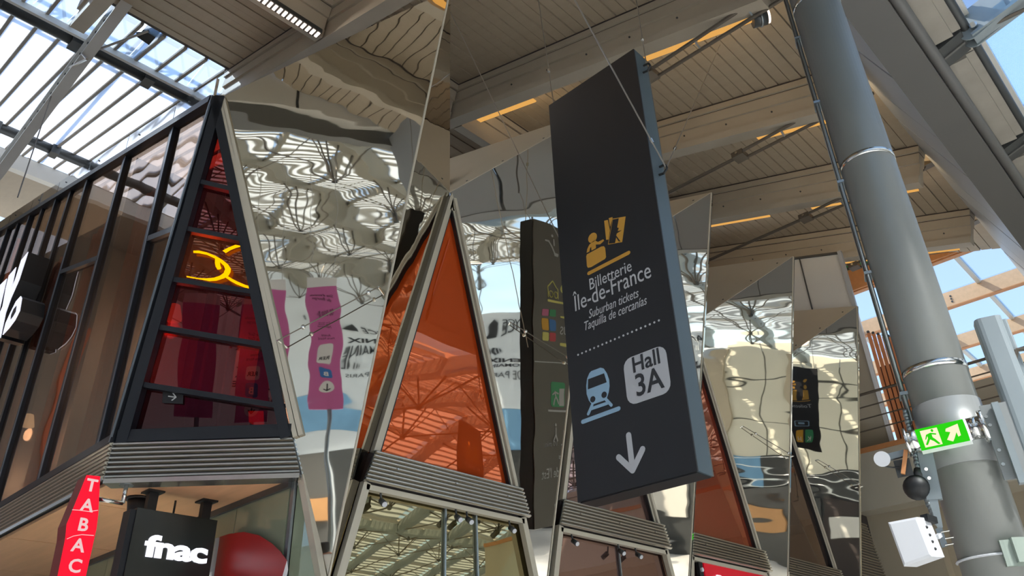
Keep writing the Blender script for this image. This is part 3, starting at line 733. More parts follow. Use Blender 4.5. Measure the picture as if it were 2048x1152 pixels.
# lit amber emblem on the tower
ft = Face(A1 - nt_ * .03, B1 - A1, np.cross(nt_, (B1 - A1)))
e = empty('emblem', A1 + (B1 - A1) / 2 + (0, 0, 1.9), 'lit amber emblem of sweeping strokes on the tower glass', 'sign')
def cz(pts): return [(350 + x * 180 / 1536, 470 + y * 135 / 1152) for x, y in pts]
ft.pxshape('stroke', cz([(330, 285), (420, 283), (560, 315), (700, 370), (820, 440), (920, 520), (965, 590), (960, 650), (925, 710), (850, 755), (720, 795), (600, 803), (480, 780), (215, 735), (215, 715), (420, 752), (560, 757), (680, 745), (780, 712), (845, 665), (870, 600), (850, 545), (780, 475), (690, 415), (560, 355), (430, 328), (330, 322)]), 'amber_lit', e, .03)
ft.pxshape('stroke', cz([(700, 420), (780, 470), (785, 530), (805, 580), (790, 600), (740, 608), (708, 555), (696, 490)]), 'amber_lit', e, .03)
ft.pxshape('stroke', cz([(825, 285), (930, 230), (1045, 185), (1165, 208), (1060, 235), (960, 275), (880, 325)]), 'amber_lit', e, .03)
ft.pxshape('stroke', cz([(905, 712), (870, 738), (960, 800), (1060, 855), (1200, 910), (1345, 942), (1350, 905), (1220, 870), (1090, 815), (990, 765)]), 'amber_lit', e, .03)
# interior of the tower: dark room, drapes, glowing lamp
room = empty('wall_tower', (5, 10, 4.5), 'dark wine red room behind the tower glass', None, None, 'structure')
G().add([(3.2, 11.2, 4.5), (6.5, 11.2, 4.5), (6.5, 11.2, 10), (3.2, 11.2, 10)], [(0, 1, 2, 3)]).build('back_wall', 'dark', room)
G().add([(6.5, 7.6, 4.5), (6.5, 11.2, 4.5), (6.5, 11.2, 10), (6.5, 7.6, 10)], [(0, 1, 2, 3)]).build('side_wall', 'dark', room)
G().add([(3.15, 8.8, 4.48), (4.42, 7.42, 4.48), (6.5, 7.5, 4.48), (6.5, 11.2, 4.48), (3.15, 11.2, 4.48)], [(0, 1, 2, 3, 4)]).build('room_floor', 'dark', room)
for k, (x, y, m_) in enumerate(((3.75, 8.85, 'redcloth'), (4.55, 8.35, 'redcloth'), (5.2, 8.9, 'brick'))):
    g = G(); n = 12
    pts = [(x + .5 * i / n + .0, y + .06 * math.sin(i * 1.9)) for i in range(n + 1)]
    g.v = [(p, q, z) for z in (4.5, 9.0) for p, q in pts]; g.f = [(i, i + 1, n + 2 + i, n + 1 + i) for i in range(n)]
    g.build('drape', m_, None, label=['wine red drape hanging behind the tower glass', 'scarlet drape hanging by the amber emblem', 'orange drape hanging deep in the tower room'][k], cat='curtain')
ld = bpy.data.lights.new('tower_fill_lamp', 'POINT'); ld.energy = 80; ld.color = (1, .5, .26); ld.shadow_soft_size = .2  # added lamp, lights the drapes so the tower panes glow
e = empty('tower_fill_lamp', (5.4, 8.2, 5.2), 'small warm fill lamp added in the tower room', 'lamp')
G().tube((5.4, 8.2, 4.5), (5.4, 8.2, 5.1), .02, 8).build('stand', 'black', e); G().tube((5.4, 8.2, 5.1), (5.4, 8.2, 5.35), .12, 12, .08).build('lamp_shade', 'cream_lit', e)
lo = bpy.data.objects.new('lamp', ld); C.objects.link(lo); lo.parent = e; lo.location = (0, 0, .35)
fi = Face(A1 - nt_ * .35, B1 - A1, np.cross(nt_, (B1 - A1)))
e = empty('glow_lamp', fi.at(1.3, .1), 'glowing orange red lamp panel at the foot of the tower window', 'lamp')
fi.pxshape('lit_panel', [(497, 822), (527, 822), (529, 870), (516, 870), (508, 850), (498, 845)], 'fire', e)
fi.pxshape('dark_rim', [(528, 823), (534, 826), (535, 870), (530, 870)], 'black', e)
fi.pxshape('red_side', [(536, 820), (550, 816), (552, 870), (537, 870)], 'redcloth', e)
for (x0, x1, m_, lab) in ((282, 342, 'black', 'black cabinet on the tower floor by the drape'), (458, 512, 'black', 'low black box on the tower floor by the glowing lamp')):
    o = fi.pxshape('cabinet', [(x0, 850), (x1, 850), (x1, 874), (x0, 874)], m_, tw, .02); o.parent = None; o.location = WL[o]; tag(o, lab, 'cabinet')
fa_ = Face(A1 + nt_ * -.03, B1 - A1, np.cross(nt_, (B1 - A1)))
e = empty('arrow_sign', fa_.at(.4, .4), 'small black sign with a white arrow behind the lowest tower pane', 'sign')
fa_.pxshape('plate', [(326, 779), (367, 781), (366, 808), (325, 806)], 'black', e, .006)
fa_.stroke('arrow', [[fa_.px(338, 793), fa_.px(352, 795)], [fa_.px(347, 787), fa_.px(353, 795), fa_.px(345, 801)]], .012, 'ptext', e, .012)

# ------------------------------------------------------------------ long bronze glass front to the left
wl = empty('wall_front', (3.03, 15, 4.5), 'bronze glass front with dark mullions receding from the tower', None, None, 'structure')
ML = [9.22] + [9.22 + 1.84 * k for k in range(1, 12)]
def ztop(L): return 8.94 + TN * (L - 7.9)
def Lc(z): return 8.70 - (8.70 - 7.9) * (z - 4.5) / (8.94 - 4.5)
edges = [None] + ML
def rail(L): return 7.15 + TN * (L - 8.51)
for k, L1 in enumerate(ML):
    L0 = edges[k]
    hasr = k % 2 == 0
    def quad(za0, za1, zb0, zb1):
        # bottom z at L0/L1, top z at L0/L1
        l00 = Lc(za0) if L0 is None else L0; l01 = Lc(zb0) if L0 is None else L0
        G().poly([(3.03, l00, za0), (3.03, L1, za1), (3.03, L1, zb1), (3.03, l01, zb0)], (.02, 0, 0)).build('pane', 'leftglass', wl)
    s0 = 8.3 if L0 is None else L0
    if hasr:
        quad(4.5, 4.5, rail(s0), rail(L1)); quad(rail(s0), rail(L1), ztop(7.95 if L0 is None else L0) - .05, ztop(L1) - .05)
        G().bar((3.01, s0, rail(s0)), (3.01, L1, rail(L1)), .08, .06, (0, 0, 1)).build('rail', 'navy', wl)
    else: quad(4.5, 4.5, ztop(s0) - .05, ztop(L1) - .05)
    G().aabb(2.985, 3.08, L1 - .06, L1 + .06, 4.5, ztop(L1)).build('mullion', 'navy', wl)
    G().aabb(2.975, 2.985, L1 - .06, L1 - .03, 4.5, ztop(L1)).build('mullion_highlight', 'navy_edge', wl)  # lighter strip paints the highlight along the mullion edge
    if k > 2: G().aabb(2.99, 3.05, L1 - .95, L1 - .85, 4.5, ztop(L1 - .9)).build('mullion', 'navy', wl)
    # parapet panel
    pL = 7.92 if L0 is None else L0
    G().poly([(2.97, pL + .015, ztop(pL)), (2.97, L1 - .01, ztop(L1)), (2.97, L1 - .01, ztop(L1) + .34), (2.97, pL + .015, ztop(pL) + .34)], (.04, 0, 0)).build('parapet_panel', 'parapet', wl)
    G().tube((2.97, L1 - .5, ztop(L1 - .5) + .2), (2.955, L1 - .5, ztop(L1 - .5) + .2), .012, 6).build('rivet', 'dgrey', wl)
G().bar((3.0, 7.95, ztop(7.95) - .04), (3.0, ML[-1], ztop(ML[-1]) - .04), .1, .14, (0, 0, 1)).build('head_rail', 'navy', wl)
G().bar((3.0, 8.7, 4.54), (3.0, ML[-1], 4.54), .09, .12, (0, 0, 1)).build('sill_rail', 'navy', wl)
G().bar(A1 + (-.03, .06, 0), N1 + (-.03, .05, 0), .075, .09, (0, 1, 0)).build('corner_post', 'navy', wl)
G().bar(A1 + (-.085, .02, 0), N1 + (-.085, .0, 0), .02, .02, (0, 1, 0)).build('corner_cap', 'navy_edge', wl)
G().add([(4.6, 8.9, 4.5), (4.6, 30, 4.5), (4.6, 30, 16), (4.6, 8.9, 10)], [(0, 1, 2, 3)]).build('inner_wall', 'dark', wl)
G().add([(3.05, 8.9, 4.49), (4.6, 8.9, 4.49), (4.6, 30, 4.49), (3.05, 30, 4.49)], [(0, 1, 2, 3)]).build('inner_floor', 'dark', wl)
for k in range(9):
    L0 = 9.65 + 1.84 * k
    g = G(); n = 8
    pts = [(3.13 + .02 * math.sin(i * 2.1), L0 + .62 * i / n) for i in range(n + 1)]
    g.v = [(p, q, z) for z in (4.5, 8.6 + .3 * k) for p, q in pts]; g.f = [(i, i + 1, n + 2 + i, n + 1 + i) for i in range(n)]
    g.build('drape', 'brick', None, label='narrow terracotta drape hanging behind the bronze glass front', cat='curtain', group='terracotta drapes')
for k, L in enumerate((10.2, 13.0, 16.0, 19.5)):  # added lamps that brighten the drapes behind the glass
    e = empty('drape_fill_lamp', (3.9, L, 6.9), 'added warm fill lamp hanging behind the bronze glass front', 'lamp', 'added fill lamps behind the bronze glass')
    G().tube((3.9, L, 6.9), (3.9, L, 7.12), .13, 12, .07).build('lamp_shade', 'cream_lit', e); G().tube((3.9, L, 7.12), (3.9, L, 9.4), .01, 5).build('cord', 'rubber', e)
    ld = bpy.data.lights.new('lamp', 'POINT'); ld.energy = 130; ld.color = (1, .8, .6); ld.shadow_soft_size = .12
    lo = bpy.data.objects.new('lamp', ld); C.objects.link(lo); lo.parent = e; lo.location = (0, 0, -.15)
# cut-out letters on the front
e = empty('letter_sign', (2.7, 16, 7.6), 'white cut-out letters with deep black sides on the bronze glass front', 'sign')
fl = Face((2.66, 16.3, 8.0), (0, -1, 0), PD)
fl = Face((2.62, 0, 0), (0, -1, 0), (0, 0, 1))
def lpx(pts): return [(x * 160 / 768, 480 + y * 240 / 1152) for x, y in pts]
def letter(pts, holes=None):
    q = [fl.px(*p) for p in lpx(pts)]
    G().poly([fl.at(u, v, 0) for u, v in q], -fl.n * .34).build('letter_body', 'black', e)
    G().poly([fl.at(u, v, .012) for u, v in q], -fl.n * .01).build('letter_face', 'letter_white', e)
letter([(275, 115), (210, 195), (150, 385), (118, 460), (160, 262), (90, 345), (60, 470), (30, 640), (-40, 800), (-40, 960), (10, 940), (60, 700), (110, 560), (190, 380)])
letter([(70, 372), (0, 440), (-60, 560), (-60, 700), (0, 670)])
letter([(205, 540), (160, 590), (110, 690), (60, 800), (32, 912), (90, 850), (150, 770), (195, 680), (215, 560)])
o = fl.pxshape('letter_counter', lpx([(168, 632), (140, 665), (115, 725), (112, 765), (135, 735), (160, 690)]), 'black', e, .016)
# backing discs seen at their side
# ------------------------------------------------------------------ soffit and shop front below the tower
sf = empty('ceiling', (3.7, 12, 4.05), 'warm wooden soffit under the overhanging glass front', None, None, 'structure')
ys = [7.42, 9.6, 11.9, 14.2, 16.5, 19, 22, 26, 30]
for y0, y1 in zip(ys[:-1], ys[1:]):
    pts = [(3.03, y0, 4.06), (4.46, y0, 4.06), (4.46, y1 - .015, 4.06), (3.03, y1 - .015, 4.06)]
    if y0 == 7.42: pts = [(4.36, 7.42, 4.06), (4.46, 7.42, 4.06), (4.46, y1 - .015, 4.06), (3.03, y1 - .015, 4.06), (3.03, 8.76, 4.06)]
    G().poly(pts, (0, 0, .04)).build('board', 'wood', sf)
sw = empty('wall_shop', (4.45, 12, 0), 'pale green glass shop front under the wooden soffit', None, None, 'structure')
yy = [7.45, 8.55, 9.7, 10.9, 12.1, 13.3, 14.5, 15.7, 17, 19, 21]
for y0, y1 in zip(yy[:-1], yy[1:]):
    G().poly([(4.42, y0, 0), (4.42, y1 - .015, 0), (4.42, y1 - .015, 4.0), (4.42, y0, 4.0)], (.02, 0, 0)).build('pane', 'greenglass', sw)
G().aabb(4.38, 4.46, 7.42, 30, 3.99, 4.06).build('head_rail', 'dgrey', sw)
G().bar((4.47, 7.3, 4.1), (4.74, 7.12, 2.9), .07, .1, (1, 0, 0)).build('frame_bar', 'alu', sw)
G().bar((4.44, 7.4, 4.05), (4.44, 7.4, 0), .03, .06, (1, 0, 0)).build('glass_edge', 'galv', sw)
G().poly([(4.46, 7.36, 4.05), (4.72, 7.14, 2.95), (4.72, 7.14, 0), (4.46, 7.36, 0)], (.01, .01, 0)).build('corner_pane', 'greenglass', sw)
e = empty('round_panel', (4.3, 8.1, 2), 'large red round-topped panel at the shop glass beside the squat black sign', 'panel')
fp = Face((4.36, 0, 0), (0, -1, 0), (0, 0, 1))
fp.pxshape('disc', [(438, 1075), (460, 1068), (490, 1064), (520, 1071), (545, 1087), (562, 1103), (576, 1122), (570, 1140), (560, 1175), (420, 1175)], 'redpanel', e, .01)
fp.pxshape('pale_edge', [(433, 1077), (441, 1075), (426, 1175), (417, 1175)], 'pgrey', e, .014)
fp.pxshape('white_end', [(576, 1122), (578, 1140), (568, 1175), (561, 1175)], 'white', e, .014)

# fnac sign
e = empty('hanging_sign', (3.8, 8.65, 2.9), 'squat black hanging sign with lit white lowercase lettering under the wooden soffit', 'sign')
G().aabb(3.33, 4.235, 8.6, 8.8, 2.95, 3.84).build('panel', 'blackb', e)
G().aabb(3.27, 3.33, 8.62, 8.8, 2.95, 3.82).build('side_case', 'navy', e)
for x in (3.5, 4.12):
    G().aabb(x - .05, x + .05, 8.66, 8.74, 3.84, 4.06).build('hanger', 'black', e)
    G().aabb(x - .09, x + .09, 8.6, 8.8, 4.04, 4.06).build('ceiling_plate', 'black', e)
ff = Face((3.33, 8.6, 2.95), (1, 0, 0), (0, 0, 1))
ff.text('fnac', .5, .42, .3, 'white_lit', e, .70, bold=.035, d=.012, ext=.008, sp=.92)
e = empty('downlight', (3.55, 8.95, 3.85), 'black bucket downlight on the wooden soffit behind the squat black sign', 'lamp')
G().tube((3.52, 9.05, 4.06), (3.52, 9.05, 3.86), .14, 16, .11).build('shade', 'black', e, True)
G().tube((3.52, 9.05, 4.06), (3.52, 9.05, 4.035), .16, 16).build('rim', 'black', e, True)
ld = bpy.data.lights.new('lamp', 'SPOT'); ld.energy = 1300; ld.spot_size = math.radians(120); ld.spot_blend = .6; ld.color = (1, .94, .86); ld.shadow_soft_size = .08
lo = bpy.data.objects.new('lamp', ld); C.objects.link(lo); lo.parent = e; lo.location = V3((3.52, 9.05, 3.84)) - WL[e]
G().tube((3.85, 8.9, 4.06), (3.85, 8.9, 3.7), .012, 6).build('drop_rod', 'black', None, label='thin black drop rod hanging from the wooden soffit', cat='rod')
# TABAC sign
e = empty('tobacco_sign', (2.8, 8.5, 2.4), 'red lit lozenge TABAC sign on a chrome bracket', 'sign')
ftb = Face((0, 8.5, 0), (1, 0, 0), (0, 0, 1))
def tz(pts): return [(100 + x * 200 / 1087, 940 + y * 212 / 1152) for x, y in pts]
prof = [ftb.px(*p) for p in tz([(395, 58), (540, 72), (520, 480), (500, 640)])] + [(2.93, 3.06), (2.88, 2.5), (2.74, 2.5), (2.68, 3.06)] + [ftb.px(*p) for p in tz([(165, 740), (178, 590), (225, 480)])]
G().poly([ftb.at(u, v, 0) for u, v in prof], (0, .22, 0)).build('case', 'red_side', e)
ftb.shape('lit_face', prof, 'red_lit', e, .012, .01)
for ch, (x, y), sz in (('T', (432, 232), .165), ('A', (385, 450), .165), ('B', (340, 662), .165), ('A', (288, 888), .165), ('C', (250, 1112), .165)):
    u, v = ftb.px(*tz([(x, y)])[0]); ftb.text(ch, u, v, sz * 1.05, 'pale_lit', e, bold=.02, d=.016, ext=.004)
ftb.stroke('highlight_line', [[ftb.px(*p) for p in tz([(178, 752), (250, 720), (340, 705), (470, 715)])]], .006, 'pale_lit', e, .014, False)
ftb.stroke('highlight_line', [[ftb.px(*p) for p in tz([(235, 435), (320, 440), (420, 455), (515, 440)])]], .006, 'pale_lit', e, .014, False)
pa = np.array([3.16, 8.6, 4.06])
G().path([(2.9, 8.6, 3.86), (3.17, 8.6, 3.86), (3.17, 8.6, 4.06)], .022, 10).build('bracket', 'chrome', e, True)
G().tube((3.17, 8.6, 4.06), (3.17, 8.6, 4.045), .07, 16).build('bracket_plate', 'galv', e)

# ------------------------------------------------------------------ the big hanging direction sign
RS = 6.1; TH = .28
_k = 6.1 / 5.8; SL0, SL1 = 4.65 * _k, 3.345 * _k; SZ0, SZ1 = 1.6 + 1.90 * _k, 1.6 + 6.84 * _k
sg = empty('direction_sign', (RS, 4, SZ0), 'tall black hanging direction sign reading Billetterie and Hall 3A', 'sign')
G().aabb(RS, RS + .02, SL1, SL0, SZ0, SZ1).build('front_face', 'black', sg)
G().aabb(RS + .02, RS + TH - .02, SL1, SL0, SZ0 + .0, SZ1).build('case', 'signside', sg)
G().aabb(RS + TH - .02, RS + TH, SL1, SL0, SZ0, SZ1).build('back_face', 'signback', sg)
G().aabb(RS + .02, RS + TH - .02, SL1 + .02, SL0 - .02, SZ0 - .012, SZ0).build('underside', 'rubber', sg)
G().aabb(RS + .02, RS + TH - .02, SL0, SL0 + .012, SZ0, SZ1).build('far_edge', 'rubber', sg)
f = Face((RS, SL0, SZ0), (0, -1, 0), (0, 0, 1))
def a1(pts): return [(1130 + x * 200 / 1536, 410 + y * 150 / 1152) for x, y in pts]
def a3(pts): return [(1130 + x * 280 / 1536, 690 + y * 210 / 1152) for x, y in pts]
def a4(pts): return [(1130 + x * 300 / 2033, 850 + y * 170 / 1152) for x, y in pts]
def a2(pts): return [(1130 + x * 220 / 1536, 530 + y * 165 / 1152) for x, y in pts]
# ticket office pictogram
u, v = f.px(*a1([(425, 505)])[0]); f.disc('clerk_head', u, v, .062, 'ochre', sg)
f.pxshape('clerk_body', a1([(335, 735), (345, 680), (375, 615), (430, 560), (460, 545), (510, 570), (590, 528), (600, 550), (540, 605), (475, 608), (475, 665), (410, 700), (405, 640), (385, 665), (375, 715)]), 'ochre', sg)
f.pxshape('counter', a1([(330, 790), (340, 760), (560, 640), (600, 635), (618, 660), (632, 800), (615, 830), (400, 955), (355, 965), (340, 940)]), 'ochre', sg)
f.stroke('ground_line', [[f.px(*a1([(370, 1050)])[0]), f.px(*a1([(980, 735)])[0])]], .045, 'ochre', sg)
f.pxshape('ticket', a1([(605, 245), (660, 230), (690, 390), (670, 530), (635, 535)]), 'ochre', sg)
f.pxshape('ticket', a1([(675, 205), (730, 188), (730, 215), (695, 330)]), 'ochre', sg)
f.pxshape('ticket', a1([(735, 212), (932, 178), (880, 570), (662, 608)]), 'ochre', sg)
f.pxshape('ticket_print', a1([(740, 228), (830, 208), (805, 350), (830, 355), (812, 405), (870, 392), (800, 440), (790, 470), (855, 560), (830, 562), (790, 500), (772, 585), (675, 597)]), 'black', sg, .007)
def line(txt, p, q, size, **k):
    (u0, v0), (u1, v1) = f.px(*p), f.px(*q); f.text(txt, (u0 + u1) / 2, (v0 + v1) / 2, size, k.pop('m', 'ptext'), sg, abs(u1 - u0), **k)
line('Billetterie', *a2([(350, 350), (935, 80)]), .20)
line('Île-de-France', *a2([(135, 655), (1215, 165)]), .28)
line('Suburban tickets', *a2([(335, 755), (1030, 440)]), .15, shear=.25)
line('Taquilla de cercanías', *a2([(270, 925), (1140, 545)]), .15, shear=.25)
p0, p1 = f.px(*a3([(145, 108)])[0]), f.px(1318, 641)
for i in range(20):
    f.disc('dot', p0[0] + (p1[0] - p0[0]) * i / 19, p0[1] + (p1[1] - p0[1]) * i / 19, .0115, 'ptext', sg, n=8)
# train pictogram
f.pxshape('train_body', a3([(235, 450), (245, 370), (270, 310), (290, 288), (390, 250), (425, 258), (460, 310), (485, 380), (490, 450), (480, 520), (455, 600), (300, 655), (265, 610), (240, 540)]), 'lblue', sg)
f.pxshape('train_window', a3([(258, 378), (432, 312), (460, 410), (255, 488)]), 'black', sg, .007)
for p in ((308, 597), (433, 548)): u, v = f.px(*a3([p])[0]); f.disc('headlamp', u, v, .033, 'black', sg, .007)
f.stroke('rail', [[f.px(*a3([(300, 660)])[0]), f.px(*a3([(258, 757)])[0])], [f.px(*a3([(455, 600)])[0]), f.px(*a3([(512, 662)])[0])], [f.px(*a3([(290, 702)])[0]), f.px(*a3([(470, 640)])[0])]], .034, 'lblue', sg)
f.stroke('platform_line', [[f.px(*a3([(198, 843)])[0]), f.px(*a3([(592, 698)])[0])]], .045, 'lblue', sg)
# hall badge
u0, v0 = f.px(*a3([(675, 470)])[0]); u1, v1 = f.px(*a3([(1150, 420)])[0])
ub, vb = f.px(*a3([(790, 640)])[0]); ut, vt = f.px(*a3([(1030, 16)])[0])
f.rrect('badge', u0 - .005, vb + .0, u1 + .01, vt, .1, 'pgrey', sg)
def badge(txt, p, q, size, b):
    (a, b0), (c2, d2) = f.px(*a3([p])[0]), f.px(*a3([q])[0]); f.text(txt, (a + c2) / 2, (b0 + d2) / 2, size, 'pdark', sg, abs(c2 - a), bold=b, d=.008)
badge('Hall', (755, 305), (1050, 200), .235, .014)
badge('3A', (785, 560), (1090, 472), .32, .014)
tip = f.px(*a4([(920, 615)])[0])
f.stroke('arrow', [[f.px(*a4([(865, 140)])[0]), tip], [f.px(*a4([(732, 440)])[0]), tip, f.px(*a4([(1057, 330)])[0])]], .062, 'pgrey', sg)
# the rear face, read in the mirror
W_ = SL0 - SL1; H_ = SZ1 - SZ0
r = Face((RS + TH, SL1, SZ0), (0, 1, 0), (0, 0, 1))
def rv(y): return H_ * (1 - (y - 388) / 632.0)
r.stroke('arrow', [[(.28, rv(415)), (.28 - .0, rv(455))], [(.16, rv(418)), (.36, rv(415))], [(.34, rv(452)), (.2, rv(418))]], .035, 'ptext', sg)
r.stroke('escalator', [[(.62, rv(450)), (.72, rv(450)), (.9, rv(425)), (1.0, rv(425))], [(.75, rv(432)), (.75, rv(418))]], .035, 'ptext', sg); r.disc('rider_head', .78, rv(408), .03, 'ptext', sg)
r.text('P', .42, rv(545), .42, 'yellow', sg, bold=.02); r.stroke('ground_line', [[(.3, rv(552)), (.95, rv(552))]], .035, 'yellow', sg)
r.stroke('shelter', [[(.62, rv(545)), (.62, rv(522)), (.78, rv(508)), (.95, rv(522)), (.95, rv(545))]], .02, 'yellow', sg)
for q in (.7, .86): r.stroke('wheel', [[(q + .06 * math.cos(a), rv(538) + .06 * math.sin(a)) for a in [k * math.pi / 5 for k in range(11)]]], .014, 'yellow', sg)
r.text('BUS', .32, rv(625), .26, 'ptext', sg, .42)
for y in (590, 645): r.stroke('rule', [[(.12, rv(y)), (.52, rv(y))]], .028, 'yellow', sg)
for k, m_ in enumerate(('pgreen', 'ppink', 'pblue', 'porange', 'pred', 'yellow')):
    uu = .68 + .23 * (k % 2); vv = rv(592 + 25 * (k // 2)); r.rrect('line_badge', uu, vv, uu + .2, vv + .16, .03, m_, sg)
r.stroke('rule', [[(.03, rv(683)), (W_ - .03, rv(683))]], .03, 'ptext', sg)
r.rrect('exit_badge', .42, rv(776), .86, rv(726), .05, 'pgreen', sg); r.rrect('exit_door', .44, rv(774), .6, rv(738), .01, 'ptext', sg, .006)
r.stroke('runner', [[(.74, rv(745)), (.71, rv(758)), (.78, rv(772))], [(.71, rv(758)), (.63, rv(770))], [(.64, rv(750)), (.74, rv(746)), (.82, rv(752))]], .03, 'ptext', sg, .006)
r.stroke('ground_line', [[(.36, rv(784)), (.95, rv(784))]], .035, 'ptext', sg)
r.shape('station', [(.18, rv(852)), (.5, rv(852)), (.5, rv(826)), (.34, rv(812)), (.18, rv(826))], 'ptext', sg)
for q in (.25, .34, .43): r.shape('archway', [(q - .025, rv(852)), (q + .025, rv(852)), (q + .025, rv(840)), (q - .025, rv(840))], 'signback', sg, .007)
r.stroke('ground_line', [[(.16, rv(857)), (.54, rv(857))]], .03, 'ptext', sg)
r.stroke('walker', [[(.74, rv(820)), (.74, rv(833)), (.68, rv(846))], [(.74, rv(833)), (.8, rv(846))]], .03, 'ptext', sg); r.disc('walker_head', .74, rv(814), .025, 'ptext', sg)
r.text('10 min', .86, rv(858), .14, 'ptext', sg, .36)
r.text('vers', .5, rv(885), .13, 'ptext', sg, .24)
r.text("Gare de l'Est", .68, rv(922), .19, 'ptext', sg, .98)
r.stroke('arrow', [[(.62, rv(952)), (.62, rv(1003))], [(.48, rv(982)), (.62, rv(1003)), (.76, rv(980))]], .045, 'ptext', sg)
# suspension: hooks and wires
for (p, hz) in (((RS + .14, SL1 - .0, SZ1 - .25), 0), ((RS + .14, SL1, 7.0), 0)):
    p = V3(p); g = G(); g.path([p + (0, -.02, .05), p + (0, -.09, .04), p + (0, -.11, -.02), p + (0, -.06, -.06), p + (0, .0, -.05)], .014, 6); g.build('hook', 'rubber', sg)
HK = np.array([RS + .14, SL1 - .1, 6.99])
def wire(a, b, lab, r_=.008, clamp=None):
    e = empty('suspension_wire', (V3(a) + V3(b)) / 2, lab, 'cable')
    G().tube(a, b, r_, 5).build('strand', 'wire', e)
    if clamp: p = V3(a) + (V3(b) - V3(a)) * clamp; d = (V3(b) - V3(a)) / np.linalg.norm(V3(b) - V3(a)); G().tube(p, p + d * .06, .02, 8).build('clamp', 'chrome', e)
def deckhit(x, y):                             # where the sight line meets the plank ceiling
    d = ray(x, y); t = (12.87 - TN * 5.35 - EYE[2]) / (d[2] - TN * d[1]); return EYE + d * t
wire(np.array([RS + .1, SL0 - .01, SZ1]), deckhit(1068, -60), 'steel wire to the far top corner of the black direction sign', clamp=.22)
wire(np.array([RS + .14, SL1 - .06, SZ1 - .2]), deckhit(1263, -60), 'steel wire to the near top corner of the black direction sign', clamp=.2)
q_ = axis(1128, -40, 0, RS - .75)
wire(HK, q_, 'steel wire slanting in front of the black direction sign', .010, clamp=.12)
G().tube(q_ - (0, 0, .05), (q_[0], q_[1], zdeck(q_[1])), .015, 6).build('anchor_rod', 'rod', None, label='thin anchor rod dropping from the ceiling above the direction sign', cat='rod')
wire(HK, deckhit(1440, 90), 'steel wire slanting away behind the edge of the direction sign', .007, clamp=.1)
wire(np.array([RS + .2, SL0 + .05, 6.6]), deckhit(870, -40), 'long steel wire slanting across the ceiling past the mirror fin', .007)

# ------------------------------------------------------------------ tie rods under the ceiling, spot lights
TR = [(8.9, 4.9, 2.2, 11.29, 6.2), (12.2, 5.03, 2.4, 11.49, 8.8), (15.45, 5.18, 2.8, 11.64, 9.0), (18.7, 5.4, 3.0, 11.8, 8.5)]
TL = ['first', 'second', 'third', 'fourth']
for k, (R, Ln, Le, z, Lf) in enumerate(TR):
    e = empty('tie_rod', (R, Ln, z), 'dark tie rod with forked turnbuckle under the %s roof beam past the black sign' % TL[k], 'rod')
    G().tube((R, Ln, z), (R, Lf, z + .02), .035, 8).build('single_rod', 'rod', e)
    G().tube((R - .07, Ln, z + .03), (R - .07, Le, z + .10), .032, 8).build('fork_rod', 'rod', e)
    G().tube((R + .09, Ln, z - .03), (R + .09, Le, z - .06), .032, 8).build('fork_rod', 'rod', e)
    G().bar((R, Ln - .12, z), (R, Ln + .12, z), .26, .12, (1, 0, 0)).build('clevis', 'rod', e)
    G().tube((R - .16, Ln, z), (R + .16, Ln, z), .03, 8).build('pin', 'chrome', e)
    for q in (.35, .7): p = np.array([R - .07, Ln + (Le - Ln) * q, z + .06]); G().bar(p, p + (.16, 0, -.08), .03, .06, (0, 1, 0)).build('spacer', 'galv', e)
def spot(x, y, R, lab):
    p = axis(x, y, 0, R); e = empty('spotlight', p, lab, 'lamp')
    d = np.array([-.55, .1, -.6]); d /= np.linalg.norm(d); s = np.array([.45, -.75, .1]); s /= np.linalg.norm(s)
    G().tube(p - s * .16, p + s * .06, .13, 16).build('body', 'dgrey', e, True)
    G().tube(p - s * .05, p - s * .02, .145, 16).build('ring', 'galv', e, True)
    G().tube(p + s * .06, p + s * .10, .115, 16).build('lens', 'spotglass', e, True)
    G().bar(p + (0, 0, .12), p + (.1, .05, .42), .1, .05).build('yoke', 'dgrey', e)
    G().bar(p + (.05, -.1, .36), p + (.2, -.75, .5), .22, .2, (0, 0, 1)).build('driver_box', 'rod', e)
    G().path([p + (0, 0, .1), p + (.05, -.3, .15), p + (.1, -.5, .4)], .012, 5).build('cable', 'rubber', e)
spot(1525, 35, 9.2, 'round grey spotlight at the ceiling beside the column top')
spot(1815, 372, 15.9, 'round grey spotlight beyond the column under the fascia panels')
spot(1915, 480, 19.1, 'round grey spotlight near the timber glass roof')

# ------------------------------------------------------------------ column and what is fixed to it
CX, CY, CR = 7.305, 1.705, .262
co = empty('column', (CX, CY, 0), 'thick round grey steel column with strap bands', 'column')
G().tube((CX, CY, 0), (CX, CY, 10.15), CR, 40).build('shaft', 'column', co, True)
def strap(z, w, r_, m, nm): G().tube((CX, CY, z), (CX, CY, z + w), CR + r_, 40).build(nm, m, co, True)
strap(3.42, .56, .012, 'collar', 'collar'); strap(4.27, .055, .006, 'chrome', 'strap'); strap(6.60, .055, .006, 'chrome', 'strap'); strap(8.95, .055, .006, 'chrome', 'strap')
def colpt(az, rr, z):                          # az measured from the column towards the camera (deg, + = to the viewer's left)
    a = math.atan2(-CY, -CX) - math.radians(az); return np.array([CX + rr * math.cos(a), CY + rr * math.sin(a), z])
for k in range(3):
    az = 82 + 9 * k; e = empty('conduit', colpt(az, CR + .03, 4), 'slim galvanised conduit strapped along the side of the column', 'pipe', 'galvanised conduits on the column')
    G().tube(colpt(az, CR + .03 + .012 * k, 3.9), colpt(az, CR + .03 + .012 * k, 10.1), .016, 8).build('tube', 'galv' if k != 1 else 'dgrey', e, True)
    if k == 0:
        for z in (4.15, 5.4, 6.5, 7.6, 8.6): G().bar(colpt(76, CR + .03, z), colpt(108, CR + .06, z), .03, .07, (0, 0, 1)).build('clip', 'galv', e)
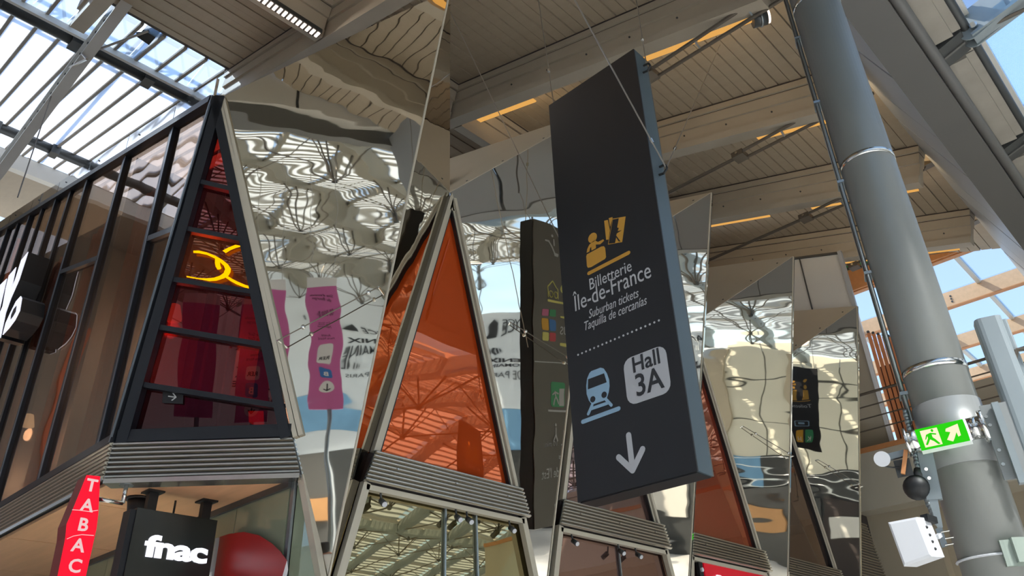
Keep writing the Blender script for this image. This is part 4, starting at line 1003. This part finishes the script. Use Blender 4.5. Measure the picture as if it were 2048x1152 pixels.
e = empty('flexible_hose', colpt(80, CR + .08, 3.4), 'corrugated grey hose hanging down the column past the exit sign', 'hose')
hp = [colpt(80, CR + .06, 4.0), colpt(80, CR + .07, 3.75), colpt(72, CR + .10, 3.5), colpt(66, CR + .12, 3.2), colpt(55, CR + .12, 2.95)]
pts = []
for a, b in zip(hp[:-1], hp[1:]): pts += [a + (b - a) * q / 8 for q in range(8)]
g = G()
for i, (a, b) in enumerate(zip(pts[:-1], pts[1:])): g.tube(a, b, .026 if i % 2 else .022, 8)
g.build('hose', 'galv', e, True)
# exit lamp tube
XA, XB = atD(1812, 886, 6.98), atD(1968, 852, 6.98)
ex = empty('exit_light', (XA + XB) / 2, 'glowing green tubular exit light with running man and arrow on the column', 'sign')
ax = (XB - XA) / np.linalg.norm(XB - XA); XL = np.linalg.norm(XB - XA)
vw = EYE - (XA + XB) / 2; vw = vw - (vw @ ax) * ax; vw /= np.linalg.norm(vw); uq = np.cross(vw, ax); uq = uq if uq[2] > 0 else -uq
RT = .086
def seg(nm, s0, s1, rr, m): G().tube(XA + ax * XL * s0, XA + ax * XL * s1, rr, 24).build(nm, m, ex, True)
seg('end_cap', 0, .04, RT * 1.35, 'chrome'); seg('end_socket', .04, .16, RT * 1.0, 'chrome'); seg('lit_tube', .16, .78, RT, 'green_lit'); seg('bright_end', .77, .81, RT * .98, 'white_lit'); seg('end_socket', .81, .96, RT * 1.02, 'chrome'); seg('end_cap', .96, 1.02, RT * 1.45, 'chrome')
def oncyl(nm, pts, m, dr=.003):
    bm = bmesh.new(); vs = [bm.verts.new((p[0], p[1], 0)) for p in pts]; bm.faces.new(vs)
    bmesh.ops.triangulate(bm, faces=bm.faces[:]); bmesh.ops.subdivide_edges(bm, edges=bm.edges[:], cuts=4, use_grid_fill=True)
    vv = []; ff2 = []
    bm.verts.index_update()
    for v_ in bm.verts:
        s_, t_ = v_.co.x, v_.co.y; a = math.radians(t_)
        vv.append(XA + ax * XL * s_ + (RT + dr) * (vw * math.cos(a) + uq * math.sin(a)))
    ff2 = [tuple(x.index for x in f_.verts) for f_ in bm.faces]; bm.free()
    mesh(nm, vv, ff2, m, ex)
oncyl('door_field', [(.22, -48), (.44, -48), (.44, 48), (.22, 48)], 'cream_lit')
oncyl('running_man', [(.25, -5), (.28, 18), (.34, 24), (.41, 14), (.40, 8), (.35, 14), (.35, 0), (.38, -14), (.42, -40), (.39, -42), (.35, -20), (.31, -8), (.26, -34), (.235, -30), (.29, 0), (.29, 10), (.265, -4)], 'green_lit', .006)
oncyl('running_head', [(.37 + .017 * math.cos(a), 34 + 9 * math.sin(a)) for a in [k * math.pi / 5 for k in range(10)]], 'green_lit', .006)
oncyl('arrow', [(.51, -28), (.58, 6), (.525, 14), (.54, 28), (.70, 42), (.69, -20), (.655, -24), (.65, 0), (.575, -46)], 'cream_lit')
G().bar(XA + ax * XL * .16 - uq * RT * 1.04, XA + ax * XL * .80 - uq * RT * 1.04, .016, .05, vw).build('tray', 'white', ex)
for s_ in (.10, .88): G().bar(XA + ax * XL * s_, XA + ax * XL * s_ - vw * .2, .05, .03, ax).build('mount', 'dgrey', ex)
# siren, camera, brackets
e = empty('loudspeaker', atD(1770, 917, 6.95), 'small grey round loudspeaker on a short arm beside the exit light', 'speaker')
p = atD(1764, 918, 6.95); q = atD(1815, 905, 7.05)
dq = (q - p) / np.linalg.norm(q - p); vq = EYE - p; vq /= np.linalg.norm(vq)
G().tube(p - vq * .02, p + vq * .05, .062, 20).build('dish', 'box', e, True); G().tube(p - vq * .1, p - vq * .02, .05, 16).build('body', 'galv', e, True)
G().bar(p + dq * .04 - vq * .06, q, .05, .05, (0, 0, 1)).build('arm', 'post', e)
G().path([p + (0, 0, -.06), atD(1785, 935, 6.97), atD(1800, 935, 6.97)], .006, 5).build('lead', 'rubber', e)
e = empty('camera_bracket', atD(1815, 945, 7.0), 'dark clamp with small camera housing beside the column', 'camera')
a, b = atD(1795, 925, 7.02), atD(1826, 955, 7.02)
G().box(atD(1796, 956, 7.0), atD(1828, 950, 7.0) - atD(1796, 956, 7.0), (0, 0, .14), vq * -.12).build('housing', 'dgrey', e)
G().tube(atD(1800, 930, 6.98), atD(1800, 930, 6.98) - vq * .12, .035, 14).build('lens_barrel', 'rubber', e, True)
G().bar(atD(1812, 900, 6.96), atD(1806, 948, 6.96), .03, .03).build('clamp_arm', 'timber2', e)
e = empty('dome_camera', atD(1830, 985, 7.05), 'black dome camera hanging beside the column', 'camera')
G().ball(atD(1833, 975, 7.05), .10, 16, 10).build('dome', 'rubber', e, True); G().tube(atD(1836, 958, 7.05), atD(1838, 940, 7.08), .04, 10).build('neck', 'dgrey', e, True)
e = empty('hanger_bracket', atD(1865, 1000, 7.0), 'long blue grey steel arm hanging down beside the column', 'bracket')
G().bar(atD(1850, 905, 7.06), atD(1870, 1000, 7.06), .11, .05, ax).build('upper_plate', 'post', e)
G().poly([atD(1853, 985, 7.04), atD(1874, 990, 7.04), atD(1886, 1055, 7.04), atD(1876, 1060, 7.04)], -vq * .04).build('lower_blade', 'post', e)
G().poly([atD(1871, 1058, 7.0), atD(1884, 1055, 7.0), atD(1896, 1092, 7.0), atD(1884, 1096, 7.0)], -vq * .03).build('end_plate', 'galv', e)
for (x, y) in ((1852, 938), (1858, 956)): p = atD(x, y, 7.03); G().tube(p, p + vq * .02, .014, 8).build('bolt', 'chrome', e)
for (x, y) in ((1882, 1064), (1890, 1077), (1890, 1090)): p = atD(x, y, 6.98); G().tube(p, p + ax * .06, .006, 6).build('screw', 'chrome', e)
# white box antenna
e = empty('white_box', atD(1825, 1085, 6.9), 'tilted white plastic antenna box hanging at the steel arm beside the column', 'box')
pts = [atD(*p, 6.78) for p in ((1776, 1045), (1833, 1034), (1864, 1113), (1808, 1133))]
nb = np.cross(pts[1] - pts[0], pts[3] - pts[0]); nb /= np.linalg.norm(nb); nb = nb if nb @ (EYE - pts[0]) > 0 else -nb
back_ = -nb * .12 + ax * .085
G().add(pts + [p + back_ for p in pts], [(0, 1, 2, 3), (4, 5, 6, 7), (0, 1, 5, 4), (1, 2, 6, 5), (2, 3, 7, 6), (3, 0, 4, 7)]).build('case', 'box', e)
lip = [p + nb * .012 for p in pts]; cc = sum(lip) / 4; lip = [cc + (p - cc) * .88 for p in lip]
G().add(pts + lip, [(4, 5, 6, 7), (0, 1, 5, 4), (1, 2, 6, 5), (2, 3, 7, 6), (3, 0, 4, 7)]).build('raised_face', 'box', e)
for q in (.25, .45, .62, .8): p = pts[1] + (pts[2] - pts[1]) * q + back_ * .5; G().ball(p, .012, 6, 4).build('screw', 'rubber', e)
p = pts[1] + back_ * .6; G().bar(p, atD(1868, 1042, 6.95), .06, .05).build('cable_gland', 'rubber', e)
p = pts[1] * .5 + pts[2] * .5 + back_; G().bar(p, atD(1880, 1070, 7.0), .03, .03).build('arm', 'box', e)
# junction box and cable tie
e = empty('junction_box', colpt(-40, CR, 2.7), 'grey green junction box with thin cable around the lower column', 'box')
def colbox(az0, az1, r0, r1, z0, z1, nm, m):
    n = 6; vs = []
    for rr in (r0, r1):
        for z in (z0, z1):
            for i in range(n + 1): vs.append(colpt(az0 + (az1 - az0) * i / n, rr, z))
    k = n + 1; fs = []
    for i in range(n):
        fs += [(i, i + 1, k + i + 1, k + i), (2 * k + i, 3 * k + i, 3 * k + i + 1, 2 * k + i + 1), (i, 2 * k + i, 2 * k + i + 1, i + 1), (k + i, k + i + 1, 3 * k + i + 1, 3 * k + i)]
    fs += [(0, k, 3 * k, 2 * k), (n, 2 * k + n, 3 * k + n, k + n)]
    mesh(nm, vs, fs, m, e)
colbox(-12, -44, CR - .01, CR + .045, 2.60, 2.79, 'base', 'gbox'); colbox(-26, -48, CR + .03, CR + .08, 2.62, 2.80, 'cover', 'gbox')
g = G(); pts = [colpt(a, CR + .012, 2.70) for a in range(95, -95, -8)]; g.path(pts, .010, 6); g.build('cable', 'box', e)
# rectangular post clamped to the far side of the column
e = empty('steel_post', atD(2010, 800, 7.3), 'pale grey rounded steel post clamped beside the column', 'post')
pc = atD(1992, 690, 7.42)
pb = np.array([pc[0], pc[1], 0]); 
w1 = np.array([.30, -.95, 0]); w2 = np.array([.95, .30, 0])
def rpost(c0, hw, hd2, z0, z1, nm, m, rr=.05):
    pts = []
    for sx, sy, a0 in ((1, -1, -90), (1, 1, 0), (-1, 1, 90), (-1, -1, 180)):
        for k in range(4): a = math.radians(a0 + 30 * k); pts.append(c0 + w1 * (sx * (hw - rr) + rr * math.cos(a)) + w2 * (sy * (hd2 - rr) + rr * math.sin(a)) + (0, 0, z0))
    G().poly(pts, (0, 0, z1 - z0)).build(nm, m, e)
rpost(pb, .105, .10, 0, 4.62, 'shaft', 'post'); rpost(pb + w1 * .03, .115, .02, 0, 4.6, 'side_flange', 'post', .015)
G().box(atD(1958, 812, 7.3) , w1 * .24, w2 * .03, (0, 0, -.62)).build('clamp_plate', 'collar', e)
G().box(atD(1982, 805, 7.22), w1 * .05, w2 * .08, (0, 0, -.66)).build('clamp_rib', 'post', e)
for (x, y) in ((1972, 835), (1980, 852), (1998, 902), (2006, 930)): p = atD(x, y, 7.26); G().tube(p, p - w2 * .03, .014, 8).build('bolt', 'chrome', e)
G().path([atD(2030, 720, 7.4), atD(2032, 700, 7.4), atD(2048, 698, 7.4), atD(2062, 705, 7.4)], .018, 8).build('handle', 'rod', e)

# ------------------------------------------------------------------ timber glass roof at the far right
tg = empty('ceiling', (27, 3, 12.3), 'glass roof on pale timber beams beyond the plank ceiling', None, None, 'structure')
TB = [21.0, 24.05, 27.45, 30.8, 34.1, 37.4]
for k, x in enumerate(TB):
    e = empty('timber_beam', (x, 3, 12.2), 'pale timber beam carrying the glass roof' if k else 'orange timber edge beam between plank ceiling and glass roof', 'beam', 'timber beams of the glass roof' if k else None)
    G().aabb(x - .02 if k else x - .1, x + (.16 if k else .1), .9, 12, 12.30, 12.76 if k else 13.1).build('beam', 'timber' if k else 'timber2', e)
    G().aabb(x - .02, x + .16, .9, 12, 12.27, 12.30).build('lower_edge', 'timber2', e)
    if k:
        for q in range(3): G().tube((x - .025, 4.55, 12.42 + .09 * q), (x - .035, 4.55, 12.42 + .09 * q), .03, 8).build('bolt', 'dgrey', e)
    if k == 0: G().aabb(x - .2, x - .1, .9, 9, 12.95, 13.05).build('gutter', 'pgreen', e)
Ls = [.9, 1.75, 3.72, 5.65, 7.6, 12]
for k, (x0, x1) in enumerate(zip(TB[:-1], TB[1:])):
    for y0, y1 in zip(Ls[:-1], Ls[1:]): G().aabb(x0 + .1, x1, y0 + .04, y1 - .04, 12.78, 12.8).build('pane', 'clear', tg)
    for y in Ls[1:-1]: G().aabb(x0 + .1, x1, y - .055, y + .055, 12.70, 12.84).build('glazing_bar', 'whitep', tg)
# ------------------------------------------------------------------ gallery building beyond the last fin
gw = empty('wall_gallery', (20, 4, 0), 'beige gallery block beyond the last mirror fin', None, None, 'structure')
G().aabb(20, 21.5, -6, 8.2, 6.13, 7.5).build('fascia', 'beige', gw)
G().aabb(19.97, 20.0, -6, 8.2, 7.5, 7.62).build('timber_edge', 'timber2', gw)
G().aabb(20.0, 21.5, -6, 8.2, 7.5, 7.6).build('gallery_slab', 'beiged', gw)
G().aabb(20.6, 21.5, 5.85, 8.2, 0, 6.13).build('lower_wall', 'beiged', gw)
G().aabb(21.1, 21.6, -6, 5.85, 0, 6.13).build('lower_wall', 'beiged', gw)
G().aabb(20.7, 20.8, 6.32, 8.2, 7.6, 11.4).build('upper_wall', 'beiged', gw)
G().aabb(20.62, 20.72, 6.22, 6.32, 7.6, 11.5).build('white_jamb', 'white', gw)
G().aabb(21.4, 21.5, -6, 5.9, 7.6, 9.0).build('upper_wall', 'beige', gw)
sl = empty('slat_screen', (20.9, 5, 7.6), 'screen of upright orange timber slats on the gallery', 'screen')
for k in range(14): y = 6.2 - .118 * k; zt = 10.9 - .075 * k; G().aabb(20.85, 20.9, y - .085, y, 7.62, zt).build('slat', 'slat', sl); G().ball((20.87, y - .04, zt + .04), .045, 6, 4).build('slat_cap', 'dgrey', sl)
G().aabb(20.92, 20.94, 4.5, 6.2, 7.62, 9.9).build('dark_gap_board', 'dark', sl)
rl = empty('railing', (19.8, 5, 7.6), 'dark steel gallery railing with four thin bars', 'railing')
for z, r_ in ((8.93, .035), (8.6, .018), (8.3, .018), (8.0, .018)): G().tube((19.9, -6, z), (19.9, 8.1, z), r_, 6).build('bar', 'rod', rl)
for y in (7.4, 5.7, 4.0, 2.3, .6): G().bar((19.9, y, 7.55), (19.9, y, 8.93), .05, .05).build('post', 'rod', rl)
# pale infill panel above the last fin
e = empty('infill_panel', (18, 6, 10.5), 'pale lilac infill panel above the fifth mirror fin', 'panel')
G().poly([(18.0, 5.48, 10.38), (18.0, 5.5, 11.9), (18.0, 9.0, 12.98), (18.0, 9.0, 11.45)], (.04, 0, 0)).build('sheet', 'whitep', e)
G().bar((17.97, 6.45, 10.7), (17.97, 6.45, 12.2), .03, .02, (0, 1, 0)).build('joint', 'dgrey', e)
G().bar((17.98, 5.44, 10.36), (17.98, 5.44, 11.95), .09, .1, (0, 1, 0)).build('edge_post', 'greyp', e)
G().bar((17.97, 5.4, 11.9), (17.97, 9.0, 13.0), .05, .06, (0, 0, 1)).build('head_rail', 'dgrey', e)

# ------------------------------------------------------------------ skylight beyond the plank ceiling, top left
sk = empty('ceiling', (3, 20, 17), 'white glowing skylight of long panes beyond the plank ceiling', None, None, 'structure')
XS = [-2.07 + .5 * k for k in range(21)]
rowsL = [(14.05, 16.0, 'hazy'), (16.2, 23.8, 'frosted'), (24.0, 26.0, 'frosted')]
for La, Lb, m_ in rowsL:
    p = np.array([0, La, zdeck(La) + .1]); q = np.array([0, Lb, zdeck(Lb) + .1]); first = None
    for x in XS[:-1]:
        if first is None: first = G().box(p + (x + .02, 0, 0), (.46, 0, 0), q - p, PN * .015).build('pane', m_, sk); l0 = first.location.copy(); x0 = x
        else: copy(first, l0 + Vector((x - x0, 0, 0)), sk)
    for k in range(6): G().box(p + (-40 + k * 6.3, 0, 0), (6.2, 0, 0), q - p, PN * .015).build('pane', m_, sk)
    first = None
    for x in XS:
        if first is None: first = G().box(p + (x - .035, 0, -.06), (.07, 0, 0), q - p, PN * .14).build('glazing_bar', 'conc', sk); l0 = first.location.copy(); x0 = x
        else: copy(first, l0 + Vector((x - x0, 0, 0)), sk)
G().box((-40, 26.1, zdeck(26.1)), (60, 0, 0), PD * 9, PN * .1).build('eave_boarding', 'deck', sk)
G().box((-40, 26.05, zdeck(26.05) - .5), (60, 0, 0), PD * .5, PN * .5).build('eave_beam', 'whitep', sk)
for L, lab in ((16.1, 'dark round purlin tube across the skylight near the plank ceiling'), (23.9, 'dark round purlin tube across the far end of the skylight')):
    e = empty('purlin_tube', (3, L, zdeck(L)), lab, 'pipe')
    G().tube((-40, L, zdeck(L) - .05), (12, L, zdeck(L) - .05), .16, 14).build('tube', 'dgrey', e, True)
    for x in (1.0, 2.7, 4.4, 5.6): G().bar((x, L - .2, zdeck(L) - .1), (x, L + .22, zdeck(L) - .05), .24, .3, (1, 0, 0)).build('clamp', 'dgrey', e)
G().aabb(-40, 12, 15.75, 15.83, zdeck(15.8) - .12, zdeck(15.8) + .05).build('sill_rail', 'whitep', sk)
# lattice beyond the clear strip
e = empty('roof_lattice', (3, 15, 18), 'faint white lattice girder beyond the hazy strip of glass', 'girder')
for k in range(12):
    x = -1.5 + k * .85; G().tube((x, 18.6, 18.6), (x + .42, 18.6, 20.0), .05, 5).build('brace', 'whitep', e); G().tube((x + .42, 18.6, 20.0), (x + .85, 18.6, 18.6), .05, 5).build('brace', 'whitep', e)
for z in (18.6, 20.0): G().tube((-2, 18.6, z), (9.5, 18.6, z), .07, 6).build('chord', 'whitep', e)
# pale I-beam under the skylight
e = empty('skylight_beam', (2.9, 18, 15.5), 'pale grey bolted I-beam running below the skylight', 'beam')
MT['ibeam'] = mat('ibeam_paint', (196, 196, 192), .5, 0, .06, 2)
pA, pB_ = np.array([2.9, 12.6, 15.58]), np.array([2.9, 26.5, 15.62])
G().bar(pA, pB_, .07, .42, (1, 0, 0)).build('web', 'ibeam', e)
for s_ in (-.21, .21): G().bar(pA + (0, 0, s_), pB_ + (0, 0, s_), .24, .045, (1, 0, 0)).build('flange', 'ibeam', e)
for k in range(16): p = np.array([2.82, 12.9 + .45 * k, 15.72]); G().tube(p, p + (.03, 0, 0), .03, 6).build('bolt', 'dgrey', e)
def sp3(x, y, R): return axis(x, y, 0, R)
G().tube(sp3(103, 190, 2.8), sp3(35, 395, 2.75), .014, 5).build('hanging_wire', 'rod', e)
e = empty('skylight_rod', sp3(300, 60, 3.6), 'dark tie rod with turnbuckle crossing below the skylight', 'rod')
a, b, c2 = sp3(362, -8, 3.9), sp3(305, 55, 3.7), sp3(0, 378, 4.6)
G().tube(a, b, .045, 8).build('rod', 'rod', e); G().tube(b, c2, .045, 8).build('rod', 'dgrey', e)
G().bar(sp3(285, 78, 3.65), sp3(322, 35, 3.75), .3, .22).build('turnbuckle', 'dgrey', e); G().tube(sp3(288, 60, 3.6), sp3(318, 50, 3.8), .05, 8).build('pin', 'chrome', e)
e = empty('skylight_stay', sp3(220, 95, 3.2), 'thin bright stay from the skylight beam to the turnbuckle', 'rod')
G().tube(sp3(297, 62, 3.6), sp3(160, 112, 2.85), .03, 6).build('rod', 'wire', e); G().path([sp3(165, 108, 2.8), sp3(174, 118, 2.8), sp3(140, 135, 2.8)], .03, 6).build('hook', 'wire', e)

# ------------------------------------------------------------------ other signs and people that the mirrors show
def hanging_sign(name, p, w_, h_, nrm, face_m, lab, wires=True):
    p = V3(p); nrm = V3(nrm) / np.linalg.norm(nrm); ux = np.cross((0, 0, 1), nrm); e = empty(name, p, lab, 'sign')
    G().box(p - ux * w_ / 2 - nrm * .1, ux * w_, (0, 0, h_), nrm * .1).build('panel', face_m, e)
    fc = Face(p - ux * w_ / 2, ux, (0, 0, 1))
    for s_ in (-.4, .4):
        a = p + ux * w_ * s_ + (0, 0, h_) - nrm * .05; G().tube(a, a + (0, 0, 11.6 - a[2]), .008, 4).build('hanger', 'wire', e)
    return e, fc
e, fk = hanging_sign('pink_sign', (-4.6, 3.75, 5.75), .72, 2.9, (.93, .33, 0), 'pink', 'tall pink sign with white and blue line badges on a pole opposite the mirrors')
fk.shape('header', [(0, 2.72), (.72, 2.72), (.72, 2.9), (0, 2.9)], 'white', e)
fk.text('Site d\'escalade\ndu Bourget', .36, 2.35, .11, 'pdark', e, .5); fk.text('Le Golf\nLe Golf\nNational', .36, 1.95, .10, 'pdark', e, .3); fk.text('Arena\nParis Nord', .36, 1.5, .10, 'pdark', e, .36)
fk.rrect('line_badge', .2, .93, .52, 1.27, .06, 'white', e); fk.text('RER', .36, 1.03, .15, 'pdark', e, .24, bold=.02, d=.01)
fk.rrect('line_badge', .22, .54, .50, .86, .06, 'pblue', e); fk.text('B', .36, .61, .22, 'white', e, bold=.02, d=.01)
fk.disc('badge', .36, .3, .17, 'white', e); fk.stroke('arrow', [[(.36, .4), (.36, .2)], [(.29, .27), (.36, .2), (.43, .27)]], .03, 'pdark', e, .01)
G().tube((-4.6, 3.7, 0), (-4.6, 3.7, 5.75), .05, 10).build('pole', 'galv', e, True)
e, fk2 = hanging_sign('pink_sign', (-5.1, 4.85, 5.9), .72, 2.75, (.95, .28, 0), 'pink', 'plain pink sign with white header beside the badged pink sign')
fk2.shape('header', [(0, 2.55), (.72, 2.55), (.72, 2.75), (0, 2.75)], 'white', e)
G().tube((-5.1, 4.8, 0), (-5.1, 4.8, 5.9), .05, 10).build('pole', 'galv', e, True)
e, fk = hanging_sign('toilet_sign', (14.6, -1.0, 6.65), 1.1, 2.6, (.27, .96, 0), 'black', 'tall black hanging sign for the toilets opposite the mirrors')
fk.text('Toilettes', .55, 1.35, .2, 'ptext', e, .72, shear=.2); fk.stroke('ground_line', [[(.25, 1.62), (.85, 1.62)]], .03, 'ochre', e)
for q in (.38, .72): fk.shape('figure', [(q - .1, 1.68), (q + .1, 1.68), (q + .07, 1.95), (q - .07, 1.95)], 'ochre', e); fk.disc('figure_head', q, 2.03, .05, 'ochre', e)
fk.rrect('pass_badge', .3, .62, .78, .98, .06, 'lblue', e); fk.rrect('pass_field', .33, .65, .75, .95, .05, 'black', e, .006); fk.rrect('pass_card', .45, .74, .66, .88, .02, 'lblue', e, .009)
fk.rrect('line_badge', .22, .2, .44, .45, .03, 'pgreen', e); fk.rrect('line_badge', .5, .2, .72, .45, .03, 'porange', e); fk.text('K', .33, .24, .18, 'white', e, d=.01); fk.text('H', .61, .24, .18, 'white', e, d=.01)
e, fk = hanging_sign('platform_sign', (-1.4, 2.6, 4.1), .8, 3.0, (.75, .66, 0), 'black', 'narrow black hanging sign with two hall badges opposite the tower')
for q, t_ in ((.12, '3B'), (.44, '3A')): fk.rrect('badge', q, .9, q + .26, 1.25, .05, 'pgrey', e); fk.text(t_, q + .13, .95, .15, 'pdark', e, d=.01); fk.text('Hall', q + .13, 1.12, .09, 'pdark', e, d=.01)
# raised gallery behind with railing, and one person on it
gl = empty('gallery', (-3, 5.5, 0), 'raised walkway with steel railing behind the picture', 'walkway')
G().aabb(-9, .4, 5.05, 6.8, 1.2, 1.42).build('slab', 'conc', gl)
for x in (-8, -4.5, -1): G().aabb(x - .15, x + .15, 5.4, 5.7, 0, 1.2).build('pier', 'conc', gl)
for z in (1.7, 1.95, 2.2, 2.5): G().tube((-9, 5.1, z), (.4, 5.1, z), .02, 6).build('rail', 'chrome', gl)
for x in (-8.8, -6.5, -4.2, -1.9, .3): G().bar((x, 5.1, 1.42), (x, 5.1, 2.5), .04, .04).build('post', 'chrome', gl)
def person(x, y, z, yaw, lab):
    e = empty('person', (x, y, z), lab, 'person')
    cs, sn = math.cos(yaw), math.sin(yaw)
    def Wd(p): return (x + p[0] * cs - p[1] * sn, y + p[0] * sn + p[1] * cs, z + p[2])
    def skin(nm, vs, es, rs, m):
        me = bpy.data.meshes.new(nm); me.from_pydata([tuple(V3(Wd(v)) - WL[e]) for v in vs], es, [])
        o = bpy.data.objects.new(nm, me); C.objects.link(o); o.parent = e; me.materials.append(MT[m])
        md = o.modifiers.new('skin', 'SKIN'); 
        for i, r_ in enumerate(rs): me.skin_vertices[0].data[i].radius = (r_, r_ * .8)
        me.skin_vertices[0].data[0].use_root = True
        sb = o.modifiers.new('subd', 'SUBSURF'); sb.levels = 1; sb.render_levels = 2; return o
    # one body: pelvis 0, spine, neck, head, arms, legs
    vs = [(0, 0, .95), (0, 0, 1.15), (0, .01, 1.38), (0, 0, 1.50), (0, -.02, 1.58), (0, -.03, 1.70), (.18, 0, 1.42), (.24, 0, 1.15), (.24, -.08, .92), (.24, -.1, .82), (-.18, 0, 1.42), (-.24, 0, 1.15), (-.22, -.1, .94), (-.21, -.14, .84),
          (.09, 0, .9), (.1, -.02, .5), (.1, .02, .09), (.1, -.14, .04), (-.09, 0, .9), (-.1, -.02, .5), (-.1, .02, .09), (-.1, -.14, .04)]
    es = [(0, 1), (1, 2), (2, 3), (3, 4), (4, 5), (2, 6), (6, 7), (7, 8), (8, 9), (2, 10), (10, 11), (11, 12), (12, 13), (0, 14), (14, 15), (15, 16), (16, 17), (0, 18), (18, 19), (19, 20), (20, 21)]
    rs = [.15, .13, .15, .06, .075, .085, .07, .05, .035, .03, .07, .05, .035, .03, .1, .065, .045, .035, .1, .065, .045, .035]
    skin('body', vs, es, rs, 'skin')
    skin('shirt', [(0, 0, .97), (0, 0, 1.16), (0, .01, 1.38), (0, .01, 1.45), (.185, 0, 1.42), (.245, 0, 1.15), (.245, -.07, .98), (-.185, 0, 1.42), (-.245, 0, 1.15), (-.225, -.08, 1.0)],
         [(0, 1), (1, 2), (2, 3), (2, 4), (4, 5), (5, 6), (2, 7), (7, 8), (8, 9)], [.172, .152, .172, .08, .085, .062, .05, .085, .062, .05], 'shirt')
    skin('trousers', [(0, 0, .98), (.09, 0, .9), (.1, -.02, .5), (.1, .02, .12), (-.09, 0, .9), (-.1, -.02, .5), (-.1, .02, .12)], [(0, 1), (1, 2), (2, 3), (0, 4), (4, 5), (5, 6)], [.16, .118, .085, .07, .118, .085, .07], 'trousers')
    skin('hair', [(0, .035, 1.60), (0, .03, 1.72), (0, .05, 1.48)], [(0, 1), (0, 2)], [.10, .105, .07], 'hair')
    g = G(); g.ball(Wd((.035, -.112, 1.69)), .012, 6, 4); g.ball(Wd((-.035, -.112, 1.69)), .012, 6, 4); g.build('eyes', 'hair', e)
    G().poly([Wd((-.015, -.11, 1.645)), Wd((.015, -.11, 1.645)), Wd((0, -.145, 1.65)), ], V3((0, 0, .03))).build('nose', 'skin', e)
person(-.15, 5.43, 1.42, math.radians(250), 'person with long dark hair in a white shirt standing on the raised walkway')
# added fill lamps over the nave: light bounced off the floor brightens the ceiling
for k in range(5):
    x = -18.2 + 8 * k
    e = empty('fill_lamp', (x, -4.2, 11.0), 'added round fill lamp hanging below a nave girder', 'lamp', 'added fill lamps')
    G().tube((x, -4.2, 10.4), (x, -4.2, 10.6), .32, 16, .18).build('shade', 'whitep', e, True); G().tube((x, -4.2, 10.39), (x, -4.2, 10.41), .29, 16).build('lens', 'led', e)
    G().tube((x, -4.2, 10.6), (x, -4.2, 11.7), .015, 5).build('cord', 'rubber', e)
    ld = bpy.data.lights.new('lamp', 'SPOT'); ld.energy = 5000; ld.spot_size = math.radians(104); ld.spot_blend = .4; ld.color = (1, 1, .98); ld.shadow_soft_size = .3
    lo = bpy.data.objects.new('lamp', ld); C.objects.link(lo); lo.parent = e; lo.location = V3((x, -4.2, 10.3)) - WL[e]

bpy.context.view_layer.update()
for o, wdt in TEXTFIT:
    raw = o.dimensions.x
    if raw > 0: o.matrix_basis = o.matrix_basis @ Matrix.Diagonal((wdt / raw, 1, 1, 1))
dg = bpy.context.evaluated_depsgraph_get()
for o in [o for o in C.objects if o.type == 'FONT']:      # lettering becomes plain mesh
    me = bpy.data.meshes.new_from_object(o.evaluated_get(dg)); me.name = 'lettering'
    n_ = bpy.data.objects.new('lettering', me); C.objects.link(n_); n_.parent = o.parent; n_.matrix_basis = o.matrix_basis.copy()
    bpy.data.objects.remove(o)
